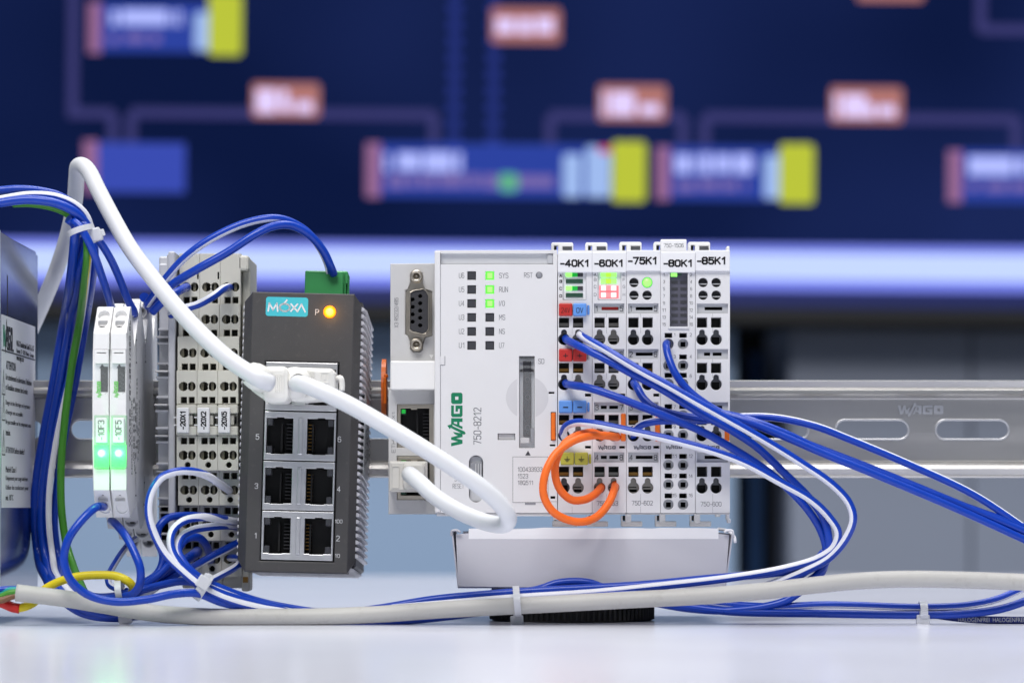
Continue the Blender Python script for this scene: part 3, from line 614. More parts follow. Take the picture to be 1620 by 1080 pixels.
sl = shape('side_label', [rc(0, 0, 44, Z(612, d0)-Z(742, d0))], [], .12, SILV, sw, fv, Vector((xs+1.75, d0+14, Z(742, d0))))
FR['S'] = (Vector((0, 0, 1)), -fv[0])
for k in range(4): text_at('lettering', ['INPUT 24VDC', '0.2A  IP30', 'S/N 0518', 'MADE IN TAIWAN'][k], sl, INK, 'S', Vector((xs+1.85, d0+14, 0))+fv[0]*(8+k*9)+Vector((0, 0, Z(700-k*6, d0))), 13, 2.6)
strokes('symbol', [[(2.6*math.cos(R(a)), 3.6*math.sin(R(a))) for a in range(0, 361, 24)], [(-1, 0), (1, 0)]], .6, sl, WRED, 'S', Vector((xs+1.9, d0+14, 0))+fv[0]*20+Vector((0, 0, Z(628, d0))))
MB().box(X(fl-6, d0), X(fr_+8, d0), d0+6, 64, Z(901.5, d0), Z(893, d0), 1.2).build('bounce_lit_bottom_plate', W1, sw)  # light bounced up from the table put in as a pale colour
lg = plate('logo_sticker', rr(ux(419, 484), 468.5, ux(486, 484), 499, 4), [], d0-.1, .3, CYAN, sw)
kx = lambda a: X(ux(a, 485), d0); kz = lambda b: Z(b, d0)
L = [[(423, 491), (424.5, 479), (430.5, 489), (436.5, 479), (438, 491)], [(449+8*math.cos(R(a)), 485+6*math.sin(R(a))) for a in range(0, 361, 20)], [(448, 478.5), (452, 473.5)], [(459, 479.5), (469, 490.5)], [(459, 490.5), (469, 479.5)], [(469.5, 491), (475.5, 479.5), (481.5, 491)]]
strokes('lettering', [[(kx(a), kz(b)) for a, b in l] for l in L], .55, lg, INKW, 'F', Vector((0, d0-.12, 0)))
txt('P', ux(497.5, 491), 486.5, ux(503.5, 491), 496, d0, INKW, sw)
lpx = ux(520.4, 490.3)
MB().lathe(PT(lpx, 490.3, d0), [(2.2, 0), (2.2, .25), (1.8, .5)]).cyl(PT(lpx, 490.3, d0), 1.8, .4).build('power_lamp', AMBER, sw)
MB().sphere(PT(lpx, 490.3, d0-.2), 1.35).build('power_lamp_core', AMBC, sw)
l = bpy.data.lights.new('lamp_glow', 'POINT'); l.energy = .0012; l.color = (1, .45, .05); l.shadow_soft_size = .0015
lo = bpy.data.objects.new('lamp_glow', l); C.objects.link(lo); lo.location = (PT(lpx, 490.3, d0-3.5)-ORG[sw])*.001; lo.parent = sw
plate('port_frame', rc(px0-2, 570, px1+3, 888), [rc(a-1, y0+8, b-0+1, y1-8) for y0, y1 in port_y for a, b in ((415, 457.5), (480, 523))], d0+2.7, 1, BLK, sw)
def socket(par, x0, y0, x1, y1, d, left, mats=(BLK, CLAMP)):
    """inside of one jack: black well, contacts"""
    w_ = MB(); w_.pbox(x0-1, y0-1, x1+1, y1+1, d+10, d+11); w_.pbox(x0-1.6, y0-1, x0-.2, y1+1, d+1.2, d+10).pbox(x1+.2, y0-1, x1+1.6, y1+1, d+1.2, d+10).pbox(x0-1, y0-1.6, x1+1, y0-.2, d+1.2, d+10).pbox(x0-1, y1+.2, x1+1, y1+1.6, d+1.2, d+10)
    w_.pbox(x0+(x1-x0)*(.55 if left else .18), y0+8, x0+(x1-x0)*(.62 if left else .25), y1-4, d+5, d+10)
    w_.build('socket_well', BLK, par)
    c = MB()
    for k in range(8):
        y = y0+(y1-y0)*(.16+.68*k/7)
        if left: c.pbox(x1-10, y-.7, x1-1, y+.7, d+4.5, d+9)
        else: c.pbox(x0+2, y-.5, x0+11, y+.5, d+6, d+9)
    c.build('contact', BRASS if not left else DK, par)
for k, (y0, y1) in enumerate(port_y):
    so = lambda x0, x1: [(x0, y0+10.5), (x0+(x1-x0)*.38, y0+10.5), (x0+(x1-x0)*.38, y0+9), (x0+(x1-x0)*.66, y0+9), (x0+(x1-x0)*.66, y0+10.5), (x1, y0+10.5), (x1, y1-10.5), (x0+(x1-x0)*.7, y1-10.5), (x0+(x1-x0)*.7, y1-9.5), (x0+(x1-x0)*.2, y1-9.5), (x0+(x1-x0)*.2, y1-10.5), (x0, y1-10.5)]
    p = plate('port_module', rc(px0, y0, px1, y1), [so(415.5, 457.5), so(480, 522.5)], d0-.4, 3, TIN, sw, .2)
    MB().pbox(466, y0+9, 473, y1-9, d0-.9, d0-.2, .35, 2).build('centre_rib', TIN, p)
    socket(p, 415.5, y0+10, 457.5, y1-10, d0-.4, True); socket(p, 480, y0+10, 522.5, y1-10, d0-.4, False)
    for x in (416.5, 513):
        for y in (y0+11, y1-22): MB().pbox(x, y, x+8.5, y+11, d0-.5, d0+4, .2).build('light_pipe', LEDOFF, p)
for s, cx, cy, h in (('5', 406.5, 691.5, 9), ('6', 536.5, 692.5, 9), ('3', 405, 769.5, 9), ('4', 535.5, 771.5, 9), ('1', 404, 848, 9), ('2', 534.5, 849.5, 9)):
    cx = ux(cx, cy); wd = 5.5 if s != '1' else 3; txt(s, cx-wd/2, cy-h/2, cx+wd/2, cy+h/2, d0, INKW, sw)
txt('100', ux(529.5, 822), 819.5, ux(541.5, 822), 825.5, d0, INKW, sw); txt('10', 529, 874, 537, 880, d0, INKW, sw)
gp = MB().pbox(470, 420, 531, 463, d0+22, d0+34, .4).pbox(511, 419, 538, 440, d0+24, d0+34, .4); gp.pbox(531.5, 422, 535.5, 463, d0+24, d0+33, .3).pbox(536.5, 424, 540, 463, d0+26, d0+32, .3)
gp.build('power_plug', GPLUG, sw)
sw.rotation_euler = (R(-3), R(1.35), 0)
# ------------------------------------------------------------------ controller
ct = thing('controller', 'white programmable controller with lit lamps, card slot and serial port', 'controller', (X(750, 0), 35, Z(815, 0)))
dL = 9                                     # lower left section sits deeper
MB().box(X(617, dL), X(689, dL), 24, 64, Z(812, 10), Z(420, 10), .6).box(X(689, dL), X(881.5, 0), 12, 64, Z(812, 2), Z(420, 10), .6).build('body', W2, ct)
sidep = plate('connector_panel', [(617.5, 417), (690, 416.5), (690, 813), (614.5, 813), (614.5, 617), (617.5, 617)],
      [[(641, 459), (645, 457.5), (649, 446), (649, 432), (669, 432), (669, 446), (673, 457.5), (684, 461), (684, 531), (673, 534), (669, 545), (669, 553), (665, 557), (653, 557), (649, 553), (649, 540), (645, 531), (641, 529)], rc(628, 639, 686, 708), rc(628, 721, 686, 790)], dL, 3, W2, ct, .25)
MB().pbox(617.3, 570.5, 690, 616.5, 3.5, dL+.5, .5, 2).build('blank_cover', W3, ct)
txt('X3 RS232/485', 623.5, 471, 630.5, 518, dL, INKL, sidep, rot=True); txt('X1', 620, 652, 625, 662, dL, INKL, sidep, rot=True); txt('ETH', 619.5, 696, 625.5, 716, dL, INKL, sidep, rot=True)
shape('arrow', [[(X(679, dL), Z(561, dL)), (X(686, dL), Z(561, dL)), (X(682.5, dL), Z(567, dL))]], [], .1, W3, sidep, 'F', Vector((0, dL-.1, 0)))
db = plate('serial_port', [(642, 459.5), (646, 457.5), (649.5, 447), (649.5, 434), (654, 429.5), (664, 429.5), (668.5, 434), (668.5, 447), (672.5, 458), (683.5, 461), (683.5, 530.5), (672.5, 533.5), (668.5, 545), (668.5, 551), (664, 556), (654, 556), (649.5, 551), (649.5, 540), (645.5, 530), (642, 528)], [], dL+.8, 1, NICK, ct, .15)
shell = [(648, 462), (653, 459), (670, 456), (675, 460), (678.5, 466), (678.5, 521), (675, 527), (670, 529.5), (653, 526), (647, 522)]
def inset(p, k): cx = sum(a for a, _ in p)/len(p); cy = sum(b for _, b in p)/len(p); return [(cx+(a-cx)*(1-k/16), cy+(b-cy)*(1-k/36)) for a, b in p]
plate('shell', inset(shell, 0), [inset(shell, 1.6)], dL-4.5, 5.5, NICK, db, .25)
hc = [(664.7, 380+v/4.697) for v in (415, 468, 523, 577, 632)]+[(652.8, 380+v/4.697) for v in (440, 495, 550, 605)]
plate('insert', inset(shell, 1.7), [circ(a, b, 3.3, 12) for a, b in hc], dL-4.0, 2.5, DK, db, .1); plate('insert_back', inset(shell, 1.7), [], dL+.3, .5, BLK, db)
for y in (437.7, 545): MB().lathe(PT(659, y, dL+.8), [(2.3, 0), (2.3, 3.2), (1.9, 3.6), (1.15, 3.6), (1.15, .5), (0.01, .5)], n=20).build('screw_post', NICK, db)
def jack(y0, y1, lit):
    p = plate('network_port', rc(628.5, y0, 688, y1), [[(634, y0+6), (650, y0+6), (650, y0+8), (660, y0+8), (660, y0+6), (679, y0+6), (679, y1-7), (634, y1-7)]], dL+.4, 2.5, NICK, ct, .2)
    socket(p, 634, y0+6, 679, y1-7, dL+.4, True)
    MB().pbox(634.5, y0+7, 642.5, y0+16, dL+.4, dL+5, .2).build('link_lamp', LEDG3 if lit else LEDDG, p); MB().pbox(634.5, y1-17, 642.5, y1-8, dL+.4, dL+5, .2).build('link_lamp', LEDDG, p)
    MB().pbox(635.5, y0+8, 641.5, y0+(10.5 if lit else 14), dL+.2, dL+.4).build('lamp_spot', LEDG2 if lit else LEDG3, p)
    return p
jack(639.5, 708, False); jack(721.5, 790, True)
cover = plate('front_cover', [(687.5, 397.5), (690, 396), (881, 395.5), (881.6, 398), (881.6, 811), (687.5, 811)],
      [rc(821.3, 563.2, 845.7, 708.3), rc(787.5, 685.5, 815, 695.5), rr(742, 720, 764.3, 794, 10.5), circ(853, 435.4, 5.4), rc(871.4, 651.5, 879.4, 696.5), rc(697, 401, 875, 418)]+
      [rc(739.4, y-6.8, 753, y+6.8) for y in (436, 458, 480, 502, 524.2, 546.3)]+[rc(768, y-6.8, 781.8, y+6.8) for y in (436, 458, 480, 502, 524.2, 546.3)]+[rc(868, 619.5, 877, 622.5), rc(870, 702.5, 878.5, 705.5), rc(871, 784.5, 878.5, 788.5)], 0, 5, W1, ct, .12)
MB().pbox(690, 398, 881, 809, 5.05, 12.2).build('cover_back', BLK, ct)
MB().pbox(697.5, 401.5, 874.5, 417.5, 1.6, 4.9).build('label_recess', M('recess_strip', (204, 206, 210), .5), ct)
MB().pbox(866, 401.8, 874.8, 417.2, .6, 1.5, .2).build('recess_end', GR2, ct)
MB().pbox(688, 398, 696.6, 810, -.5, .2, .15).build('edge_strip', W1, ct)
MB().pbox(696.2, 563.5, 703.6, 577, -.35, .1, .12).build('cover_latch', W1, ct)
strokes('groove_line', [[(kx_, kz_) for kx_, kz_ in [(X(a, 0), Z(b, 0)) for a, b in l]] for l in ([(696.8, 400), (696.8, 563)], [(696.8, 577), (696.8, 809)], [(704, 563.2), (704, 577.4)], [(696.8, 577.4), (704, 577.4)])], .13, cover, INKL, 'F', Vector((0, -.02, 0)), .03)
U = ['U6', 'U5', 'U4', 'U3', 'U2', 'U1']; V_ = ['SYS', 'RUN', 'I/O', 'MS', 'NS', 'U7']
for k, y in enumerate((436, 458, 480, 502, 524.2, 546.3)):
    MB().pbox(739.8, y-6.4, 752.6, y+6.4, .35, 3, .25).build('status_lamp', LEDOFF, ct)
    lit = k < 3; MB().pbox(768.4, y-6.4, 781.4, y+6.4, .35, 3, .25).build('status_lamp', LEDG if lit else LEDOFF, ct)
    if lit: MB().pbox(771, y-4.5, 779, y+4.2, .2, .4).build('lamp_spot', LEDG2, ct)
    txt(U[k], 726, y-4.6, 734.4, y+4.2, 0, INKL, cover); wv = {'SYS': 14.6, 'RUN': 14, 'I/O': 9, 'MS': 9.6, 'NS': 9, 'U7': 8.2}[V_[k]]
    txt(V_[k], 789.6, y-4.6, 789.6+wv, y+4.2, 0, INKL, cover)
txt('RST', 829, 431, 842.5, 439.3, 0, INKL, cover); MB().lathe(PT(853, 435.4, 1.2), [(1.12, -1), (1.12, .9), (1.0, 1.05), (.01, 1.1)], n=20).build('reset_button', GR, ct)
txt('SD', 851.5, 567, 861, 575.5, 0, INKL, cover)
lg = logo('logo', cover, GREEN, ROT90, PT(722.7, 663.2, 0), 84.6/4.5, 18/4.5)
txt('750-8212', 749, 644.5, 761.5, 703, 0, INKL, cover, rot=True)
# round finger recess, card slot, card cover
cp = circ(834, 628.5, 33.5, 64); fm = M('finger_recess_tint', (206, 206, 209), .5)
plate('finger_recess', [p for p in cp if p[0] < 820.5], [], -.04, .05, fm, ct); plate('finger_recess', sorted([p for p in cp if p[0] > 846.5], key=lambda p: math.atan2(p[1]-628.5, p[0]-840)), [], -.04, .05, fm, ct)
MB().pbox(821.8, 564, 845.2, 708, 2.6, 4.9).build('card_slot', M('slot_inner_grey', (206, 208, 214), .4), ct)
cs = MB().pbox(827.5, 571, 840.5, 690, 1.0, 2.6, .2).build('memory_card', M('card_black', (36, 36, 42), .45), ct)
for y in (600, 628, 676): strokes('ring_mark', [[(X(834.6+3.6*math.cos(R(a)), 0), Z(y+4*math.sin(R(a)), 0)) for a in range(0, 361, 30)]], .14, cs, INKL, 'F', Vector((0, .95, 0)))
plate('slot_cover', rr(821.8, 564, 845.2, 708, 1), [rc(823.6, 572, 843.4, 578), rc(823.6, 582, 843.4, 588)], .1, .8, CLEAR, ct, .1)
MB().pbox(822.5, 565, 844.5, 567.5, .6, 2.2).pbox(822, 584, 827, 588, .9, 2.2).pbox(840.5, 584, 845, 588, .9, 2.2).build('cover_hinge', DK, ct)
MB().pbox(823, 692, 838, 701, .4, 2.4, .3).build('cover_lip', W2, ct)
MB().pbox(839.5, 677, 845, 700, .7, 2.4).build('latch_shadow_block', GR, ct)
MB().pbox(788, 686, 814.5, 695, 1.1, 4.9, .2).build('slot_floor', W2, ct)
shape('arrow', [[(X(831, 0), Z(720, 0)), (X(839.5, 0), Z(720, 0)), (X(835.4, 0), Z(712.5, 0))]], [], .06, INK, cover, 'F', Vector((0, -.06, 0)))
toggle = MB().pbox(742.6, 721, 763.8, 793, 1.6, 4.9, .6, 2).build('mode_switch', GR2, ct)
MB().pbox(743.5, 731, 763, 762, .6, 1.7, .3).build('switch_slider', GR, toggle)
for x in (752, 756, 760): MB().pbox(x, 733, x+1.4, 760, .2, .7).build('slider_ridge', W2, toggle)
txt('STOP', 719, 753.5, 735, 761, 0, INKL, cover); txt('RESET', 716, 764.5, 734, 772.5, 0, INKL, cover)
dl = plate('door_panel', rc(811.5, 722.5, 866.8, 794), [], -.12, .2, W1, ct)
strokes('groove_line', [[(X(a, 0), Z(b, 0)) for a, b in [(811.3, 722.3), (867, 722.3), (867, 794.2), (811.3, 794.2), (811.3, 722.3)]]], .11, dl, INK, 'F', Vector((0, -.13, 0)), .02)
txt('100433933', 819, 738.3, 858, 745.8, -.13, INKL, dl); txt('1523', 819, 749, 835.4, 756.3, -.13, INKL, dl); txt('18Q511', 819, 759.6, 843, 767, -.13, INKL, dl)
MB().pbox(830.5, 794.5, 847.5, 798, -.1, 1).build('door_tab', GR, ct)
strokes('groove_line', [[(X(a, 0), Z(b, 0)) for a, b in l] for l in ([(867, 793), (881, 793)], [(690, 801), (697, 801), (697, 805), (691, 805)])], .11, cover, INKL, 'F', Vector((0, -.03, 0)), .02)
MB().pbox(872, 652.6, 879, 696, -.6, 4, .3).pbox(872.4, 675, 878.6, 695, -.9, 0, .2).build('release_tab', ORANGE, ct)
MB().cyl(PT(611.5, 616, 38), 11, 1.6, (-1, 0, 0), 32).build('locking_disc', ORANGE, ct)
MB().box(X(608.2, 30), X(614, 30), 26, 34, Z(598, 30), Z(591.5, 30), .6, 2).box(X(607.5, 30), X(612, 30), 24, 30, Z(640, 30), Z(597, 30), .5, 2).build('locking_lever', ORANGE, ct)
MB().pbox(690, 811.5, 881, 816, 2, 12, .4).build('bottom_edge', W3, ct)

# ------------------------------------------------------------------ input and output modules
bounds = [882.4, 936.9, 991, 1045, 1100, 1155]
ROWS = [(510, 536.5), (581.8, 607.7), (663.8, 688.5), (745.7, 771)]
clampA = {}
def clampset(t, d, kind, cx, cy):
    """gray insert with a dark square throat at the bottom of a round entry"""
    if kind not in clampA:
        p = plate('clamp_insert', rc(cx-9.5, cy-16, cx+9.5, cy+9.5), [rc(cx-6.5, cy-3.5, cx+6, cy+10)] if kind == 'dark' else [rc(cx-7.5, cy-.8, cx+5, cy+.8), rc(cx-6.5, cy+3.2, cx+5.5, cy+7.5)], d+3, .8, CLAMPD if kind == 'dark' else CLAMP, t)
        clampA[kind] = (p, cx, cy, ORG[t].copy()); return
    p, ax, ay, og = clampA[kind]; o = p.copy(); C.objects.link(o); o.parent = t; o.name = 'clamp_insert'
    dlt = (PT(cx, cy, d)-PT(ax, ay, d))-(ORG[t]-og); o.location = dlt*.001
def module(k, code, label, art):
    x0, x1 = bounds[k]+.25, bounds[k+1]-.25; d = 0 if k != 3 else -.4
    t = thing('io_module', label, 'terminal module', (X((x0+x1)/2, 0), 35, Z(815, 0)), 'slim modules to the right of the controller')
    w = x1-x0; holes = []; c1, c2 = x0+(9.7 if k != 4 else 10.5), x0+(32 if k != 4 else 32.8)
    if k == 2: c1, c2 = x0+11, x0+33.4
    if k == 1: c1, c2 = x0+11.5, x0+33.7
    top = 429
    if k != 3:
        for s_, r_ in ROWS:
            for c in (c1, c2): holes += [rc(c-8.1, s_-8.1, c+8.1, s_+8.1), keyhole(c, r_)]
    else:
        for y in (544, 578, 607, 656.5, 687.6, 735, 766, 797.5):
            for c in (x0+12.3, x0+35.4): holes += [circ(c, y, 8.3), rc(c-6, y-17.5, c+6, y-9.8)]
    if k == 0: holes += [rc(x0+8, 431, x0+44.5, 474)]
    if k == 1: holes += [rc(x0+9, 431, x0+45, 474)]
    if k in (2, 4):
        dx = 0 if k == 2 else .3; holes += [circ(x0+a+dx, b, 7.5) for a in (11.8, 32.6) for b in (446.8, 466.8)]
    if k == 3: holes += [rc(x0+13.6, 431.5, x0+43.6, 517)]
    if k in (1, 2, 4):
        for y in (488, 560, 644, 723): holes.append(rc(x0+2.5, y-8, x1-3, y+8))
    if k < 3: holes += [rc(x1-11, 622.3, x1-1.6, 627), rc(x1-11, 704.8, x1-1.6, 709)]
    holes = [h for h in holes]
    MB().pbox(x0, 400, x1, 812, 8.6, 62).build('body', W2, t)
    MB().pbox(x0+.4, 430, x1-.4, 811, 8.0, 8.55).build('interior', BLK, t)
    fp = plate('front_plate', [(x0, 429), (x1, 429), (x1, 811), (x0, 811)], holes, d, 7.9-d, W1, t, .08)
    # clamps
    if k != 3:
        for i, (s_, r_) in enumerate(ROWS):
            for j, c in enumerate((c1, c2)):
                clampset(t, 0, 'metal' if k == 1 or (k == 0 and j == 1) or (k == 2 and i == 3) else 'dark', c, r_)
                m_ = BRASS if k in (0, 2) and i else CLAMP
                if k < 4 and not (k == 2 and i == 0): MB().pbox(c-7.6, s_+1, c+7.6, s_+6, 4.6, 6.5).build('spring', m_, t)
    else:
        for y in (544, 578, 607, 656.5, 687.6, 735, 766, 797.5):
            for c in (x0+12.3, x0+35.4): plate('clamp_insert', circ(c, y, 8.6, 16), [rc(c-4, y-3.5, c+3.8, y+4.5)], 2.2, .8, GR2, t)
    # label strip on top, lever behind it
    ly0, ly1 = (398.6, 431) if k not in (2, 4) else (395.8, 428.8)
    tg = MB().pbox(x0-.2, ly0, x1+.2, ly1, d-1.2, d+3.2, .25, 2).build('marker_tag', LABEL, t)
    tx0 = [885.5, 939.5, 993, 1049, 1102][k]; txt(code, tx0+.5, ly0+(12 if k not in (2, 4) else 10.5), tx0+45.5, ly0+(23.6 if k not in (2, 4) else 22.6), d-1.25, INKB, tg, bold=.28)
    MB().pbox(x0, 396, x1, 431, 3.3, 8.5).build('top_block', W1, t)
    lx = [872, 926, 980, 1034, 1088.5][k]; yo = 383.5-(k > 1)*.8
    shape('release_lever', [[(X(a, 9), Z(b, 9)) for a, b in rr(lx, yo, lx+35, 404, 3, 3)]], [[(X(a, 9), Z(b, 9)) for a, b in rc(lx+4.5, yo+5, lx+11, 402)], [(X(a, 9), Z(b, 9)) for a, b in rc(lx+18, yo+6, lx+33, 400)]], 5, W3, t, 'F', Vector((0, 9, 0)), .2)
    MB().pbox(lx+17, yo+5, lx+34, 402, 12, 14).build('lever_back', GR, t); MB().pbox(lx+4, yo+4.5, lx+8.5, 402, 12.5, 14).build('lever_pin', DK, t)
    if k == 4: MB().pbox(x1-5, 389.5, x1-.6, 400, 3.5, 10, .2).build('end_pin', W3, t)
    # orange tabs at the seams
    tabx = {0: 984.2, 1: 1037, 3: 1146.2}.get(k)
    if k in (0, 1):
        xx = tabx-.2; MB().pbox(xx, 654 if k == 0 else 659.5, xx+7.4, 697.5, -1.1 if k == 0 else -.9, 1, .25).build('release_tab', ORANGE, t) if False else None
    if k in (1, 2, 4):
        xx = x1-8.2; MB().pbox(xx, 654 if k == 1 else 659, xx+7.6, 697.5, -.9, 1.5, .25).pbox(xx+.5, 678, xx+7.1, 696.5, -1.2, -.7, .15).build('release_tab', ORANGE, t)
    # bottom latch feet
    fx = x0+(-9 if k == 0 else 0)
    b_ = MB()
    if k == 0: b_.pbox(875, 812, 882, 822, 4, 9, .2).pbox(874, 823, 915, 833, 5, 11, .3)
    else:
        xb = x0; b_.pbox(xb-2, 811, xb+7.5, 826, 3, 9, .25).pbox(xb-8.5, 824, xb+25, 832.5, 4, 10, .3).pbox(xb-8.5, 815, xb-6, 826, 4, 9, .2)
    if k == 4: b_.pbox(x1-5.5, 811, x1-.5, 822, 3, 9, .25).pbox(x1-4, 820, x1+1.5, 827, 3, 8, .3).pbox(x1-23, 811, x1-15, 817, 4, 8, .2)
    b_.build('latch_foot', W3, t)
    MB().pbox(x0-5.8, 815, x0-2.4, 823, 5.5, 7).build('latch_gap', BLK, t)
    MB().pbox(x0+1, 811, x1-1, 813.5, 1, 12, .2).build('bottom_edge', W2, t)
    # seam down the middle
    if k != 3: strokes('seam_line', [[(X((x0+x1)/2-4.5*(k < 4), 0), Z(b1_, 0)), (X((x0+x1)/2-4.5*(k < 4), 0), Z(b2_, 0))] for b1_, b2_ in ((496, 502), (518, 527), (568, 573), (590, 598), (781, 795), (801, 811))], .07, fp, INKL, 'F', Vector((0, d-.02, 0)), .02)
    art(t, fp, x0, x1, d)
def carrier(t, x0, x1, y, a=None, b=None, red=False, split=False):
    hs = rc(x0+14.5, y-2.6, x1-12, y+2.6); cxm = (x0+x1)/2-3
    p = plate('marker_carrier', rc(x0+2, y-8.5, x1-2.4, y+8.5), [rc(x0+13.5, y-2.6, cxm-1, y+2.6), rc(cxm+3, y-2.6, x1-13, y+2.6)] if split else [hs], 1.3, 1.2, GR2, t)
    if a: txt(a, x0+(5 if a == '1' else 4.5), y-4, x0+(8.5 if a == '1' else 9.8), y+4.6, 1.25, INK, p); txt(b, x1-10.5, y-4, x1-5, y+4.6, 1.25, INK, p)
    if red: MB().pbox(x0+14, y-2.4, x1-13, y+2.4, 2.2, 3).build('slot_fill', RED, p)
def tagpair(t, x0, y, mat, signs):
    for j, s in enumerate(signs):
        a = x0+1.6+j*22.4; m = MB().pbox(a, y-10, a+21.4, y+10, -2.2, 1, .45, 2).build('colour_marker', mat[j], t)
        if s in '+-': txt(s, a+6.5, y-(3.6 if s == '+' else .7)+1, a+14.5, y+(3.6 if s == '+' else .7)+1, -2.25, INKB, m)
        elif s == 'G':
            L = [[(0, 4), (0, 0)], [(-4, 0), (4, 0)], [(-2.6, -1.7), (2.6, -1.7)], [(-1.2, -3.4), (1.2, -3.4)]]
            strokes('ground_symbol', [[(x*.24, z*.24) for x, z in l] for l in L], .2, m, INKB, 'F', PT(a+10.5, y+1, -2.25))
        else: txt(s, a+(3.5 if len(s) > 2 else 5), y-3, a+(17.5 if len(s) > 2 else 16), y+5.5, -2.25, INKB if s == '0V' else M('marker_print', (96, 26, 26), .6) if 'marker_print' not in MATS else INKB, m)
    MB().pbox(x0+46.5, y-7, x0+50, y+8, -.6, 1, .2).build('marker_stub', mat[1] if signs != ('+', '+') else GR2, t)
def art0(t, fp, x0, x1, d):
    pn = MB().pbox(x0+8.3, 431.3, x0+44.2, 473.7, .8, 3).build('lamp_window', LABEL, t)
    for j, y in enumerate((434.4, 444.8, 456, 466.8)):
        lit = j in (0, 2)
        for a, b, m in ((12.5, 22.5, LEDG2 if lit else LEDDG), (22.5, 31, LEDG3 if lit else LEDDG), (31, 39.5, LEDOFF if lit else LEDDG)):
            MB().pbox(x0+a, y-3.3, x0+b, y+3.3, .45, .8).build('status_lamp', m, pn)
    strokes('groove_line', [[(X(a, 0), Z(b, 0)) for a, b in l] for l in ([(x0+8, 431), (x0+8, 474), (x0+44.5, 474)], [(x0+44.5, 431), (x0+44.5, 474)])], .1, fp, INKL, 'F', Vector((0, d-.02, 0)), .02)
    for j, y in enumerate((436, 445, 456.3, 468)): txt('ABCD'[j], x0+2.2, y-2.5, x0+6.8, y+2.5, d, INK, fp, bold=.2)
    tagpair(t, x0, 489.5, (RED, LBLUE), ('24V', '0V')); tagpair(t, x0, 561.4, (RED, RED), ('+', '+')); tagpair(t, x0, 643, (LBLUE, LBLUE), ('-', '-')); tagpair(t, x0+2.5, 725, (OLIVE, OLIVE), ('G', 'G'))
def art1(t, fp, x0, x1, d):
    pn = MB().pbox(x0+9.2, 431.3, x0+44.8, 473.7, .8, 3).build('lamp_window', LABEL, t)
    for j, y in enumerate((434.3, 444.5, 455.8, 466.5)):
        for a, b, c in ((13.5, 21.5, 0), (21.5, 29.5, 1), (29.5, 38, 0)):
            MB().pbox(x0+a, y-3.8, x0+b, y+3.8, .45, .8).build('status_lamp', (LEDY if c else LEDG2) if j < 2 else (LEDR if c else LEDRW), pn)
    MB().pbox(x0+11, 451.8, x0+41.5, 471.5, .7, .85).build('lamp_glow_panel', M('red_glow_panel', (235, 120, 124), .4, emit=(250, 84, 94), es=.75), pn)
    strokes('groove_line', [[(X(a, 0), Z(b, 0)) for a, b in [(x0+8.8, 431), (x0+8.8, 474), (x0+45.2, 474), (x0+45.2, 431)]]], .1, fp, INKL, 'F', Vector((0, d-.02, 0)), .02)
    for j, y in enumerate((434.5, 442.5, 453.5, 466)): txt('ABCD'[j], x0+2.2, y-2.5, x0+6.6, y+2.5, d, INKL, fp); txt('EFGH'[j], x0+48, y-2.5, x0+52, y+2.5, d, INKL, fp)
    for y, a, b, r_ in ((488, '1', '5', True), (560, '2', '6', False), (644, '3', '7', False), (723, '4', '8', False)): carrier(t, x0, x1, y, a, b, r_, y > 600)
    logo('logo', fp, INKL, 'F', PT(x0+23, 707.5, d), 28/4.5, 5.5/4.5, .05)
    txt('750-463', x0+7, 792, x0+40.5, 799.5, d, INKL, fp)
def lens(t, x, y, lit=False):
    if lit: MB().lathe(PT(x, y, 1.0), [(1.6, -.6), (1.6, .6), (1.3, 1.0), (.01, 1.2)], n=20).build('status_lamp', LEDG2, t)
    else:
        MB().cyl(PT(x, y, 4), 1.62, .6, n=20).build('light_opening', DK, t); MB().pbox(x-6.5, y+1.5, x+6.5, y+3.2, 1.4, 3.6).build('opening_bar', GR2, t)
def art2(t, fp, x0, x1, d):
    for a in (11.8, 32.6):
        for y in (446.8, 466.8): lens(t, x0+a, y, a > 20 and y < 450)
    plate('lamp_ring', circ(x0+32.6, 446.8, 8.3), [circ(x0+32.6, 446.8, 7.4)], -.12, .15, LEDG3, t)
    for y, a, b in ((488, '1', '5'), (560, '2', '6'), (644, '3', '7'), (723, '4', '8')): carrier(t, x0, x1, y, a, b)
    logo('logo', fp, INKL, 'F', PT(x0+25, 707.5, d), 28/4.5, 5.5/4.5, .05)
    txt('750-602', x0+8, 791.5, x0+41.5, 799, d, INKL, fp)
